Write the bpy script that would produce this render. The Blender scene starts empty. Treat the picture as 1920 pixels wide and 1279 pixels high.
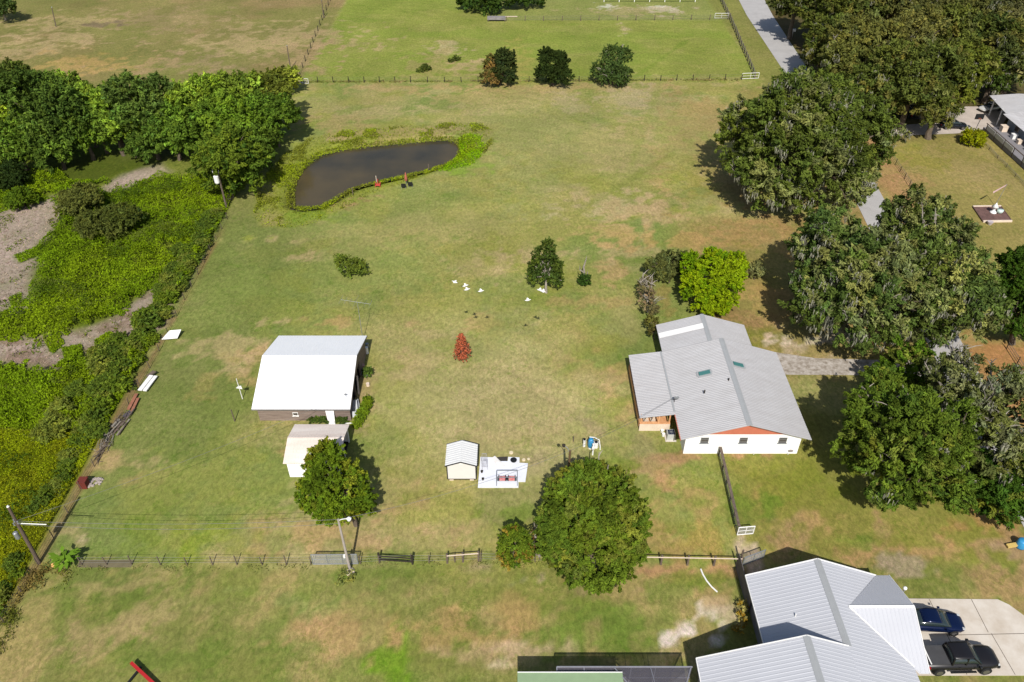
import bpy, math, random
import numpy as np
from mathutils import Vector, Matrix

scene = bpy.context.scene
random.seed(7)
R = np.random.default_rng(11)

# ------------------------------------------------------------------ camera, sky, sun, exposure
PITCH = math.radians(38.9)
FPX = 1480.0
CAMH = 58.0
cam_d = bpy.data.cameras.new('camera')
cam = bpy.data.objects.new('camera', cam_d)
scene.collection.objects.link(cam)
cam.location = (0, 0, CAMH)
cam.rotation_euler = (math.pi / 2 - PITCH, 0, 0)
cam_d.sensor_width = 36.0
cam_d.lens = FPX / 1920 * 36
cam_d.clip_start = 0.5
cam_d.clip_end = 8000
scene.camera = cam
scene.render.resolution_x = 1024
scene.render.resolution_y = 682

SUN_EL = math.radians(46.2)
SUN_AZ = math.atan2(0.4, 55.6)          # light travels towards +Y, a hair towards +X
world = bpy.data.worlds.new('World')
scene.world = world
world.use_nodes = True
wn = world.node_tree
bg = wn.nodes['Background']
sky = wn.nodes.new('ShaderNodeTexSky')
sky.sky_type = 'NISHITA'
sky.sun_disc = False
sky.sun_elevation = SUN_EL
sky.sun_rotation = math.pi + SUN_AZ
sky.air_density = 1.0
sky.dust_density = 1.5
wn.links.new(sky.outputs[0], bg.inputs[0])
bg.inputs[1].default_value = 0.095
sd = bpy.data.lights.new('sun', 'SUN')
sd.energy = 4.8
sd.angle = math.radians(0.5)
sd.color = (1.0, 0.965, 0.91)
sun = bpy.data.objects.new('sun', sd)
scene.collection.objects.link(sun)
ldir = Vector((math.cos(SUN_EL) * math.sin(SUN_AZ), math.cos(SUN_EL) * math.cos(SUN_AZ), -math.sin(SUN_EL)))
sun.rotation_euler = ldir.to_track_quat('-Z', 'Y').to_euler()
sun.location = (0, -60, 90)
scene.view_settings.view_transform = 'Standard'
scene.view_settings.look = 'None'
scene.view_settings.gamma = 1.0
scene.view_settings.exposure = 0.2
KALB = 0.66                              # picture colour of a sunlit surface -> its albedo

# ------------------------------------------------------------------ helpers
def G(px, py, z=0.0):
    """world point at height z seen at pixel (px, py) of the 1920 px wide photograph"""
    u = (px - 960) / FPX
    v = (py - 639.5) / FPX
    dy = math.cos(PITCH) - v * math.sin(PITCH)
    dz = -math.sin(PITCH) - v * math.cos(PITCH)
    t = (z - CAMH) / dz
    return Vector((u * t, dy * t, z))

def lin(c):
    c = c / 255.0
    return c / 12.92 if c <= 0.04045 else ((c + 0.055) / 1.055) ** 2.4

def alb(rgb, k=None):
    k = KALB if k is None else k
    return tuple(min(0.9, lin(c) * k) for c in rgb)

COL = scene.collection
def set_tags(o, label=None, cat=None, group=None, kind=None):
    if label: o['label'] = label
    if cat: o['category'] = cat
    if group: o['group'] = group
    if kind: o['kind'] = kind
    return o

def thing(name, label, cat, loc=(0, 0, 0), rz=0.0, group=None):
    o = bpy.data.objects.new(name, None)
    o.empty_display_size = 0.3
    COL.objects.link(o)
    o.location = loc
    o.rotation_euler = (0, 0, rz)
    return set_tags(o, label, cat, group)

class MB:
    def __init__(s):
        s.v = []; s.f = []
    def add(s, vs, fs):
        n = len(s.v)
        s.v += [tuple(a) for a in vs]
        s.f += [tuple(i + n for i in f) for f in fs]
        return s
    def box(s, x0, x1, y0, y1, z0, z1):
        return s.add([(x0, y0, z0), (x1, y0, z0), (x1, y1, z0), (x0, y1, z0), (x0, y0, z1), (x1, y0, z1), (x1, y1, z1), (x0, y1, z1)],
                     [(3, 2, 1, 0), (4, 5, 6, 7), (0, 1, 5, 4), (1, 2, 6, 5), (2, 3, 7, 6), (3, 0, 4, 7)])
    def bar(s, a, b, w, h=None, up=(0, 0, 1)):
        h = w if h is None else h
        a = Vector(a); b = Vector(b); d = (b - a).normalized()
        u = Vector(up)
        if abs(d.dot(u)) > 0.95: u = Vector((0, 1, 0))
        sx = d.cross(u).normalized() * (w / 2); sy = sx.cross(d).normalized() * (h / 2)
        vs = [p + i * sx + j * sy for p in (a, b) for i, j in ((-1, -1), (1, -1), (1, 1), (-1, 1))]
        return s.add(vs, [(0, 1, 2, 3), (7, 6, 5, 4), (0, 4, 5, 1), (1, 5, 6, 2), (2, 6, 7, 3), (3, 7, 4, 0)])
    def tube(s, pts, rad, n=6, cap=True):
        pts = [Vector(p) for p in pts]
        if not isinstance(rad, (list, tuple)): rad = [rad] * len(pts)
        base = len(s.v)
        for i, p in enumerate(pts):
            d = (pts[min(i + 1, len(pts) - 1)] - pts[max(i - 1, 0)]).normalized()
            u = Vector((0, 0, 1)) if abs(d.z) < 0.9 else Vector((1, 0, 0))
            a = d.cross(u).normalized(); b = d.cross(a).normalized()
            for k in range(n):
                t = 2 * math.pi * k / n
                s.v.append(tuple(p + rad[i] * (math.cos(t) * a + math.sin(t) * b)))
        for i in range(len(pts) - 1):
            for k in range(n):
                k2 = (k + 1) % n
                s.f.append((base + i * n + k, base + i * n + k2, base + (i + 1) * n + k2, base + (i + 1) * n + k))
        if cap:
            s.f.append(tuple(base + k for k in range(n))[::-1])
            s.f.append(tuple(base + (len(pts) - 1) * n + k for k in range(n)))
        return s
    def cyl(s, x, y, z0, z1, r, n=12, r1=None):
        return s.tube([(x, y, z0), (x, y, z1)], [r, r if r1 is None else r1], n)
    def prism(s, pts, z0, z1):
        n = len(pts)
        vs = [(p[0], p[1], z0) for p in pts] + [(p[0], p[1], z1) for p in pts]
        fs = [tuple(range(n))[::-1], tuple(range(n, 2 * n))] + [(i, (i + 1) % n, n + (i + 1) % n, n + i) for i in range(n)]
        return s.add(vs, fs)
    def blob(s, c, r, n=10, m=6, jit=0.0):
        c = Vector(c); base = len(s.v)
        if not isinstance(r, (tuple, list)): r = (r, r, r)
        for j in range(m + 1):
            ph = math.pi * j / m
            for i in range(n):
                t = 2 * math.pi * i / n
                q = 1 + random.uniform(-jit, jit)
                s.v.append((c.x + r[0] * q * math.sin(ph) * math.cos(t), c.y + r[1] * q * math.sin(ph) * math.sin(t), c.z + r[2] * q * math.cos(ph)))
        for j in range(m):
            for i in range(n):
                s.f.append((base + j * n + i, base + (j + 1) * n + i, base + (j + 1) * n + (i + 1) % n, base + j * n + (i + 1) % n))
        return s
    def build(s, name, mt, parent=None, smooth=False, loc=None):
        """vertices are given in world space; the parent (unrotated) or loc becomes the origin"""
        o0 = Vector(parent_world(parent)) if parent else Vector(loc or (0, 0, 0))
        me = bpy.data.meshes.new(name)
        me.from_pydata([(v[0] - o0.x, v[1] - o0.y, v[2] - o0.z) for v in s.v], [], s.f)
        if smooth: me.shade_smooth()
        me.materials.append(mt)
        me.update()
        o = bpy.data.objects.new(name, me)
        COL.objects.link(o)
        if parent: o.parent = parent
        else: o.location = o0
        return o

def parent_world(p):
    v = Vector((0, 0, 0))
    while p is not None:
        v += p.location
        p = p.parent
    return v

def copy_tree(o, parent=None):
    c = o.copy(); COL.objects.link(c); c.parent = parent
    for ch in list(o.children): copy_tree(ch, c)
    return c

# ------------------------------------------------------------------ materials
MATS = {}
def mat(name, rgb, rough=0.7, metal=0.0, var=0.12, scale=1.5, rgb2=None, stretch=None, bump=0.0, k=None, spec=0.4, alpha=None):
    if name in MATS: return MATS[name]
    m = bpy.data.materials.new(name); m.use_nodes = True
    nt = m.node_tree; N = nt.nodes; Lk = nt.links
    b = N['Principled BSDF']
    b.inputs['Roughness'].default_value = rough
    b.inputs['Metallic'].default_value = metal
    b.inputs['Specular IOR Level'].default_value = spec
    c1 = alb(rgb, k)
    c2 = alb(rgb2, k) if rgb2 else tuple(min(1, c * (1 - var * 1.6)) for c in c1)
    tc = N.new('ShaderNodeTexCoord'); mp = N.new('ShaderNodeMapping')
    if stretch: mp.inputs['Scale'].default_value = stretch
    nz = N.new('ShaderNodeTexNoise'); nz.inputs['Scale'].default_value = scale; nz.inputs['Detail'].default_value = 6; nz.inputs['Roughness'].default_value = 0.65
    rp = N.new('ShaderNodeValToRGB')
    rp.color_ramp.elements[0].position = 0.32; rp.color_ramp.elements[0].color = (*c2, 1)
    rp.color_ramp.elements[1].position = 0.62; rp.color_ramp.elements[1].color = (*c1, 1)
    Lk.new(tc.outputs['Object'], mp.inputs[0]); Lk.new(mp.outputs[0], nz.inputs['Vector'])
    Lk.new(nz.outputs['Fac'], rp.inputs[0]); Lk.new(rp.outputs[0], b.inputs['Base Color'])
    if bump:
        bp = N.new('ShaderNodeBump'); bp.inputs['Strength'].default_value = bump; bp.inputs['Distance'].default_value = 0.05
        Lk.new(nz.outputs['Fac'], bp.inputs['Height']); Lk.new(bp.outputs[0], b.inputs['Normal'])
    MATS[name] = m
    return m

def leaf_material():
    m = bpy.data.materials.new('foliage'); m.use_nodes = True
    nt = m.node_tree; N = nt.nodes; Lk = nt.links
    N.remove(N['Principled BSDF'])
    out = N['Material Output']
    at = N.new('ShaderNodeAttribute'); at.attribute_name = 'tint'
    d = N.new('ShaderNodeBsdfPrincipled'); d.inputs['Roughness'].default_value = 0.75; d.inputs['Specular IOR Level'].default_value = 0.08
    t = N.new('ShaderNodeBsdfTranslucent')
    mx = N.new('ShaderNodeMixShader'); mx.inputs[0].default_value = 0.25
    Lk.new(at.outputs['Color'], d.inputs['Base Color']); Lk.new(at.outputs['Color'], t.inputs['Color'])
    Lk.new(d.outputs[0], mx.inputs[1]); Lk.new(t.outputs[0], mx.inputs[2]); Lk.new(mx.outputs[0], out.inputs[0])
    return m
LEAF = leaf_material()
BARK = mat('bark', (120, 105, 88), 0.9, var=0.3, scale=3, bump=0.4)
PALEBARK = mat('pale_bark', (176, 166, 150), 0.9, var=0.25, scale=3)
WOODPOST = mat('weathered_post', (128, 112, 98), 0.9, var=0.3, scale=4)
DARKPOST = mat('dark_post', (62, 54, 44), 0.9, var=0.3, scale=4)
WHITE = mat('white_paint', (240, 238, 234), 0.55, var=0.04, scale=0.8, k=0.85)
GALV = mat('galvanised_steel', (165, 168, 170), 0.45, metal=0.3, var=0.1)
BLACKM = mat('black_metal', (38, 38, 40), 0.5, var=0.1)
WIREM = mat('dull_wire', (120, 118, 112), 0.6, var=0.1)

# ------------------------------------------------------------------ numpy noise
def vnoise(x, y, seed):
    r = np.random.default_rng(seed).random((256, 256))
    xi = np.floor(x).astype(int); yi = np.floor(y).astype(int)
    fx = x - xi; fy = y - yi
    fx = fx * fx * (3 - 2 * fx); fy = fy * fy * (3 - 2 * fy)
    a = r[xi & 255, yi & 255]; b = r[(xi + 1) & 255, yi & 255]; c = r[xi & 255, (yi + 1) & 255]; d = r[(xi + 1) & 255, (yi + 1) & 255]
    return (a * (1 - fx) + b * fx) * (1 - fy) + (c * (1 - fx) + d * fx) * fy
def fbm(x, y, scale, seed, octv=5, rough=0.55):
    s = 0; a = 1; t = 0; f = 1 / scale
    for i in range(octv):
        s = s + a * vnoise(x * f + 31.7 * i, y * f + 17.3 * i, seed + i); t += a; a *= rough; f *= 2.03
    return s / t
def inpoly(x, y, poly):
    ins = np.zeros(x.shape, bool); n = len(poly)
    for i in range(n):
        x0, y0 = poly[i][0], poly[i][1]; x1, y1 = poly[(i + 1) % n][0], poly[(i + 1) % n][1]
        if y0 == y1: continue
        c = ((y0 > y) != (y1 > y)) & (x < (x1 - x0) * (y - y0) / (y1 - y0) + x0)
        ins ^= c
    return ins
def polydist(x, y, poly):
    """signed distance, positive inside"""
    d = np.full(x.shape, 1e9); n = len(poly)
    for i in range(n):
        x0, y0 = poly[i][0], poly[i][1]; x1, y1 = poly[(i + 1) % n][0], poly[(i + 1) % n][1]
        vx, vy = x1 - x0, y1 - y0; L2 = vx * vx + vy * vy + 1e-9
        t = np.clip(((x - x0) * vx + (y - y0) * vy) / L2, 0, 1)
        d = np.minimum(d, np.hypot(x - x0 - t * vx, y - y0 - t * vy))
    return np.where(inpoly(x, y, poly), d, -d)
def P(pts, z=0.0): return [tuple(G(a, b, z)[:2]) for a, b in pts]
def sst(a, b, x):
    t = np.clip((x - a) / (b - a), 0, 1); return t * t * (3 - 2 * t)

# ------------------------------------------------------------------ ground
POND_PX = [(553, 388), (552, 365), (556, 345), (566, 325), (582, 308), (604, 294), (640, 284), (690, 278), (745, 273), (800, 268), (838, 266), (857, 272), (861, 284), (853, 298), (832, 311), (800, 321), (760, 331), (715, 341), (680, 349), (655, 357), (638, 368), (620, 379), (598, 389), (572, 392)]
BANK_PX = [(470, 400), (478, 360), (500, 320), (530, 290), (575, 262), (640, 245), (740, 238), (840, 230), (905, 232), (932, 248), (930, 272), (905, 298), (850, 312), (800, 330), (740, 350), (700, 365), (665, 385), (625, 402), (580, 425), (530, 430), (490, 425)]
ZW = -0.55
POND = P(POND_PX, ZW); BANK = P(BANK_PX)
BARE = [P(q) for q in (
    [(-60, 395), (60, 385), (102, 366), (118, 395), (98, 440), (68, 462), (62, 520), (40, 578), (-60, 600)],
    [(-60, 632), (60, 640), (150, 622), (205, 600), (250, 572), (290, 548), (322, 500), (345, 480), (352, 500), (318, 560), (312, 615), (262, 640), (226, 690), (150, 662), (96, 692), (-60, 668)],
    [(190, 352), (230, 332), (300, 306), (322, 322), (250, 345), (205, 362)],
    [(335, 470), (372, 455), (365, 472), (340, 486)])]
VEGSPOT = [P(q) for q in ([(180, 640), (205, 625), (222, 640), (205, 655), (185, 652)], [(120, 655), (150, 650), (160, 690), (130, 695)],
    [(88, 640), (105, 625), (118, 645), (100, 662)], [(30, 480), (90, 455), (95, 470), (40, 492)], [(22, 560), (38, 552), (40, 570), (24, 574)])]

def line_coords(lo, hi, step, far):
    a = list(np.arange(lo, hi + 1e-6, step)); s = step
    x = a[-1]
    while x < far: s *= 1.5; x += s; a.append(x)
    b = []; x = lo; s = step
    while x > -far: s *= 1.5; x -= s; b.append(x)
    return np.array(b[::-1] + a)
gx = line_coords(-132, 132, 0.5, 3000); gy = line_coords(26, 214, 0.45, 3000)
X, Y = np.meshgrid(gx, gy, indexing='ij')
n1 = fbm(X, Y, 18, 5, 5); n2 = fbm(X, Y, 5, 40, 5, 0.6); n3 = fbm(X, Y, 1.6, 80, 4, 0.6); n4 = fbm(X * 0.35, Y, 7, 120, 4)
def colarr(c): return np.array([lin(v) for v in c])
C = np.empty(X.shape + (3,)); C[:] = colarr((160, 156, 84))
def paint(mask, col, st=1.0):
    global C
    w = (np.clip(mask, 0, 1) * st)[..., None]
    C = C * (1 - w) + colarr(col) * w
# --- mown meadow variation
def rng(a, b, t): return sst(a, b, t)
paint(rng(0.45, 0.60, n1), (132, 144, 72), 0.85)
paint(rng(0.50, 0.60, fbm(X, Y, 9, 350, 6, .62)), (128, 142, 74), 0.6)
paint(rng(0.52, 0.66, fbm(X, Y, 12, 300)), (176, 162, 106), 0.5)
paint(rng(0.54, 0.60, fbm(X, Y * 1.3, 4.5, 360, 6, .66)) * rng(.42, .55, fbm(X, Y, 25, 370)), (192, 172, 122), 0.5)
paint(rng(0.55, 0.66, fbm(X, Y, 7, 333, 5, .6)), (152, 153, 66), 0.5)
paint(sst(-22, -34, X) * sst(48, 56, Y) * sst(125, 105, Y), (122, 130, 66), 0.75)
# region sheets (own colour of the grass there)
wob = (n2 - 0.5) * 3
def rect(x0, x1, y0, y1, s=1.2):
    w = wob * s * 0.6
    return sst(-s, s, X + w - x0) * sst(-s, s, x1 - X + w) * sst(-s, s, Y + w - y0) * sst(-s, s, y1 - Y + w)
GREEN = rect(-41.5, 49.5, 153, 700, 0.3)
paint(GREEN, (146, 152, 70), 0.95)
paint(GREEN * rng(0.5, 0.62, n2), (158, 156, 84), 0.5)
paint(GREEN * rng(0.5, 0.65, n4), (134, 152, 58), 0.5)
paint(rect(-4, 49, 192, 700, 0.5), (146, 150, 84), 0.7)
PAST = rect(-900, -42.0, 136, 900, 0.6)
paint(PAST, (142, 131, 78), 1)
paint(PAST * rng(0.46, 0.58, fbm(X * .6, Y, 14, 500)), (160, 138, 92), 0.75)
paint(PAST * rng(0.5, 0.62, fbm(X, Y, 22, 520)), (136, 136, 72), 0.6)
# front lawn (south of the wire fence)
FRONT = rect(-42, 60, -900, 40.6, 0.5)
paint(FRONT, (134, 136, 68), 0.75)
paint(FRONT * rng(0.5, 0.6, fbm(X, Y, 5, 610, 6, .65)), (176, 154, 100), 0.65)
paint(FRONT * rng(0.52, 0.64, fbm(X, Y, 6, 640, 6, .6)), (104, 126, 48), 0.55)
# yard of the farmhouse
paint(rect(21, 46, 41, 60, 1.5), (138, 132, 58), 0.7)
paint(rect(24, 50, 66, 100, 2.5), (158, 134, 80), 0.65)
paint(rect(30, 60, 90, 150, 4) * rng(.42, .6, n1), (172, 145, 90), 0.7)
# verges of the lane
paint(rect(49.5, 58, 108, 900, 0.8), (140, 138, 72), 0.9)
paint(rect(57, 63.5, 84, 133, 0.8), (176, 138, 92), 0.95)
paint(rect(61.5, 68, 132, 200, 0.8), (164, 120, 78), 0.9)
paint(rect(62.3, 90, 60, 129, 0.6), (158, 142, 82), 0.85)
paint(rect(62.3, 80, 108, 128, 2.5) * rng(.4, .6, n1), (142, 146, 58), 0.8)
paint(rect(50, 66, 52, 72, 2), (176, 132, 84), 0.9)
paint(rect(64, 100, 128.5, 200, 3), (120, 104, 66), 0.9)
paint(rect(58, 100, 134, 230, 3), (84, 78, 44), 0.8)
# marsh
MARSH = sst(-0.4, 0.4, -41.8 - X + wob * 0.3) * sst(-1, 1, 136 - Y)
paint(MARSH, (110, 122, 36), 1)
for b in BARE: paint(sst(-1.2, 0.8, polydist(X, Y, b) + wob * 0.9), (172, 155, 136), 1)
paint(sst(-1, 0.8, polydist(X, Y, BARE[1]) + wob * 0.8) * rng(.4, .6, n3), (132, 108, 88), 0.7)
for b in VEGSPOT: paint(sst(-0.6, 0.6, polydist(X, Y, b) + wob * 0.5), (96, 122, 34), 1)
paint(MARSH * sst(-2, 2, 58 - Y), (124, 130, 24), 0.9)
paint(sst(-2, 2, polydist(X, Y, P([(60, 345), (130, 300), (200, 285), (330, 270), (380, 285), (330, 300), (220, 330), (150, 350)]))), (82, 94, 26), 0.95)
# worn track beside the marsh fence
paint(sst(0.7, 0.2, np.abs(X + 41.1 + wob * .2)) * sst(34, 40, Y) * sst(100, 92, Y), (150, 122, 82), 0.8)
# pond banks
db = polydist(X, Y, BANK) + wob * 0.5; dp = polydist(X, Y, POND) + wob * 0.15
paint(sst(-0.3, 0.8, db), (138, 146, 60), 0.95)
paint(sst(-0.3, 0.8, db) * rng(.45, .6, n2), (164, 150, 92), 0.7)
paint(sst(-5, -1.5, dp) * sst(-0.3, 0.5, db), (138, 152, 34), 0.75)
paint(sst(-2, -.6, dp), (92, 96, 40), 0.7)

def ell(px, py, rx, ry, col, st=0.8, edge=0.5, nz=1.0):
    rx *= 1.1; ry *= 1.15; c = G(px, py); a = abs(G(px + rx, py).x - c.x); b = abs(G(px, py - ry).y - G(px, py + ry).y) / 2
    d = np.hypot((X - c.x) / a, (Y - c.y) / b) + (n2 - 0.5) * 3.4 * nz + (n3 - 0.5) * 4.6 * nz
    paint(sst(1.0 + edge * .5, 1.0 - edge, d), col, st * (0.9 if sum(col) < 340 else 0.8))
TAN = (188, 165, 118); PALE = (196, 176, 134); GRN = (140, 150, 62); DGR = (112, 138, 56); LIME = (134, 152, 40)
for q in [
    (150, 42, 90, 12, TAN), (120, 70, 60, 10, TAN), (60, 90, 60, 14, TAN), (190, 118, 90, 14, (190, 158, 96)), (500, 75, 110, 22, TAN), (350, 118, 70, 12, (164, 142, 104)),
    (300, 40, 90, 18, (164, 144, 100)), (190, 47, 30, 4, (112, 98, 76)), (560, 110, 40, 20, (176, 150, 108)),
    (845, 92, 30, 8, PALE), (815, 130, 50, 22, (168, 154, 96)), (870, 125, 30, 8, TAN), (965, 125, 18, 30, (170, 160, 84)), (1170, 55, 10, 6, PALE), (1275, 150, 110, 6, (170, 160, 96)),
    (1238, 16, 22, 5, (226, 216, 200)), (1136, 13, 16, 4, (226, 220, 206)), (1180, 20, 60, 6, (176, 160, 112)),
    (920, 180, 130, 10, (172, 156, 98)), (700, 210, 160, 8, (184, 166, 116)), (1040, 165, 190, 6, (182, 158, 104)), (830, 165, 240, 5, (180, 158, 104)), (600, 230, 60, 12, (172, 150, 100)), (560, 200, 30, 10, (150, 152, 80)),
    (1070, 195, 40, 12, (178, 162, 122)), (1190, 190, 30, 20, (182, 166, 128)), (1130, 230, 22, 14, TAN), (1220, 262, 18, 20, TAN), (1300, 230, 60, 30, (172, 152, 96)), (1330, 290, 50, 60, (170, 146, 92)),
    (970, 270, 60, 20, (146, 154, 82)), (1020, 330, 60, 40, (150, 152, 86)), (1150, 300, 60, 22, (168, 156, 98)), (1190, 320, 50, 8, TAN), (1235, 320, 20, 40, (184, 154, 100)),
    (1150, 385, 80, 22, PALE), (1220, 400, 60, 25, (192, 164, 116)), (1090, 365, 50, 14, TAN), (1290, 330, 30, 30, (150, 148, 66)), (1170, 330, 90, 5, GRN), (940, 330, 90, 30, (150, 154, 84)),
    (520, 455, 40, 10, TAN), (560, 480, 40, 8, TAN), (450, 540, 60, 60, (136, 146, 74)), (620, 430, 60, 20, DGR, .4), (700, 440, 100, 14, (170, 160, 96)), (850, 440, 70, 14, (164, 160, 92)),
    (740, 500, 90, 40, (138, 148, 76)), (930, 500, 50, 16, (184, 164, 114)), (1000, 480, 40, 10, TAN), (1145, 500, 24, 16, (196, 160, 112)), (1180, 470, 70, 12, TAN), (1250, 450, 90, 12, (190, 154, 96)), (1140, 440, 60, 14, (190, 162, 106)),
    (1110, 480, 16, 8, DGR, .6), (1080, 565, 60, 12, (176, 152, 96)), (970, 570, 30, 14, (140, 148, 66)), (620, 605, 30, 8, (190, 154, 104)), (785, 608, 20, 7, (196, 156, 112)), (890, 608, 22, 14, (194, 156, 106)), (830, 628, 50, 8, TAN),
    (420, 650, 50, 14, TAN), (470, 690, 24, 22, (192, 158, 112)), (440, 690, 40, 12, TAN), (400, 720, 40, 20, (160, 148, 84)), (520, 605, 20, 8, TAN), (780, 680, 36, 20, (196, 166, 118)), (750, 705, 30, 16, TAN), (960, 690, 60, 12, (182, 160, 104)),
    (880, 745, 100, 22, (182, 168, 112)), (1000, 640, 80, 30, (158, 152, 78)), (1100, 700, 50, 30, (176, 154, 92)), (1150, 755, 22, 28, (204, 164, 118)), (1060, 760, 40, 30, (174, 158, 98)), (790, 810, 50, 20, (180, 162, 104)), (960, 800, 60, 22, (184, 164, 112)), (1050, 730, 60, 16, (180, 160, 104)),
    (820, 900, 50, 14, (180, 154, 100)), (980, 815, 100, 12, (182, 158, 104)), (1200, 880, 30, 14, (200, 160, 118)), (1110, 800, 22, 10, (150, 130, 100)), (1210, 835, 30, 12, (150, 138, 92)), (1130, 870, 40, 12, (128, 146, 40)), (1140, 850, 20, 8, (120, 144, 36)),
    (1270, 940, 60, 25, (184, 154, 100)), (1230, 1000, 60, 30, (186, 152, 98)), (1300, 1040, 80, 10, (178, 148, 92)), (1250, 915, 20, 12, (196, 152, 106)), (1330, 1010, 40, 20, (164, 148, 72)),
    (760, 960, 60, 22, (188, 158, 108)), (640, 1000, 120, 28, (192, 160, 112)), (800, 1010, 110, 28, (192, 162, 114)), (560, 1010, 50, 20, (184, 156, 102)), (950, 960, 40, 14, (126, 146, 56)), (860, 950, 30, 16, GRN), (390, 1010, 50, 22, (140, 156, 44)), (310, 930, 90, 40, (150, 152, 76)),
    (280, 870, 26, 8, TAN), (250, 900, 40, 10, (180, 156, 104)), (150, 1000, 30, 14, TAN), (160, 1010, 20, 6, PALE), (260, 1000, 30, 20, (124, 140, 56)), (420, 905, 120, 30, (148, 152, 76)), (1010, 870, 30, 10, (156, 138, 102)), (1000, 858, 26, 8, (168, 144, 110)),
    (540, 850, 16, 10, (196, 152, 112)), (200, 870, 30, 18, (196, 164, 116)), (690, 800, 12, 12, (160, 138, 104)), (688, 730, 16, 30, (178, 150, 106)),
    (1010, 1080, 24, 12, (190, 164, 140)), (982, 1090, 20, 6, (186, 170, 156)), (1120, 1105, 60, 12, (182, 148, 118)), (1010, 1068, 40, 8, (192, 142, 100)), (1140, 1085, 120, 12, (186, 146, 98)), (1240, 1070, 90, 8, (198, 146, 110)),
    (900, 1065, 30, 8, (164, 140, 110)), (735, 1240, 42, 50, (110, 148, 28), .85, .3, .5), (1110, 1170, 120, 40, (112, 138, 50)), (1000, 1130, 80, 30, (138, 142, 66)), (700, 1090, 90, 22, (116, 140, 54)), (820, 1070, 60, 14, (150, 146, 76)), (560, 1190, 40, 24, (178, 152, 100)),
    (620, 1190, 60, 26, (186, 152, 102)), (860, 1180, 60, 30, (184, 150, 98)), (960, 1150, 40, 26, (180, 150, 96)), (900, 1230, 60, 16, (196, 168, 122)), (1010, 1215, 40, 8, (204, 176, 138)), (930, 1245, 16, 5, (220, 200, 160)), (200, 1190, 60, 30, (180, 154, 108)), (300, 1150, 80, 18, (180, 158, 108)), (240, 1090, 90, 16, (176, 156, 104)), (150, 1080, 60, 10, (104, 124, 50)), (60, 1150, 40, 30, (110, 126, 52)), (330, 1240, 80, 22, (116, 134, 56)), (480, 1090, 90, 14, (172, 152, 96)), (450, 1100, 70, 24, (130, 140, 64)), (530, 1130, 60, 18, (136, 146, 78)),
    (1295, 1190, 36, 18, (232, 214, 196), 1.2, .3, 1.3), (1335, 1152, 32, 16, (224, 206, 180), 1.1, .3, 1.3), (1370, 1140, 30, 22, (190, 166, 124)), (1270, 1230, 40, 12, (178, 160, 110)), (1340, 1110, 40, 12, (180, 150, 100)), (1300, 1090, 40, 12, (112, 132, 42)), (1400, 1035, 14, 16, (216, 192, 162), 1, .3), (1390, 1020, 10, 8, (206, 182, 150)),
    (1345, 855, 80, 5, (190, 140, 108)), (1440, 920, 14, 14, (140, 112, 74)), (1425, 935, 20, 16, (186, 154, 90)), (1480, 990, 40, 20, (180, 146, 104)), (1500, 900, 60, 24, (134, 138, 52)), (1400, 950, 30, 22, (110, 132, 44)), (1440, 960, 16, 14, (112, 136, 44)), (1560, 990, 40, 16, (194, 158, 104)), (1660, 990, 26, 20, (186, 150, 108)), (1620, 1010, 30, 18, (112, 132, 48)), (1690, 1005, 22, 14, (112, 132, 48)), (1590, 1045, 40, 14, (188, 148, 102)), (1730, 1030, 60, 22, (190, 150, 106)), (1850, 970, 70, 40, (180, 134, 86)), (1880, 1040, 20, 24, (190, 164, 142)), (1870, 1030, 40, 40, (176, 146, 104)), (1740, 1080, 80, 26, (114, 126, 52)), (1900, 1090, 60, 30, (184, 148, 104)), (1700, 1060, 30, 10, (176, 156, 130)), (1580, 1010, 30, 8, GRN),
    (1450, 590, 70, 40, (178, 148, 92)), (1440, 630, 60, 12, (124, 126, 48)), (1525, 638, 46, 18, (214, 194, 168), 1.1), (1560, 660, 60, 12, (166, 146, 96)), (1440, 560, 60, 30, (180, 150, 92)), (1380, 590, 40, 14, (148, 120, 80)), (1590, 690, 60, 8, (140, 132, 54)), (1440, 440, 90, 26, (178, 146, 92)), (1400, 500, 30, 20, (160, 144, 76)), (1480, 560, 30, 26, (172, 140, 84)), (1560, 360, 90, 60, (164, 132, 84)),
    (1740, 300, 60, 20, (146, 140, 60)), (1840, 330, 40, 20, (170, 150, 98)), (1720, 350, 24, 30, (178, 146, 96)), (1660, 620, 40, 14, (200, 150, 98)), (1900, 700, 60, 60, (184, 134, 84)), (1290, 520, 18, 60, (160, 142, 80)), (1250, 560, 14, 30, (158, 138, 78)),
    (620, 262, 16, 4, (196, 164, 132)), (840, 245, 40, 7, (186, 150, 118)), (720, 252, 90, 8, (176, 152, 100)), (645, 380, 26, 8, (170, 128, 96)), (655, 372, 14, 6, (178, 136, 106)), (885, 285, 22, 30, (126, 168, 20), .9), (570, 400, 40, 14, (124, 150, 36)), (530, 340, 16, 50, (150, 160, 50)),
]:
    ell(*q)
for (px, py, rx, ry, col, st) in ((930, 770, 260, 120, (186, 174, 120), .55), (860, 640, 220, 70, (172, 164, 108), .3), (1100, 250, 260, 90, (170, 162, 104), .35), (640, 1010, 260, 40, (184, 160, 112), .3), (720, 300, 500, 160, (164, 158, 96), .2)):
    c0 = G(px, py); a0 = abs(G(px + rx, py).x - c0.x); b0 = abs(G(px, py - ry).y - G(px, py + ry).y) / 2
    paint(sst(1.25, .5, np.hypot((X - c0.x) / a0, (Y - c0.y) / b0) + (n1 - .5) + (n2 - .5)), col, st)
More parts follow.
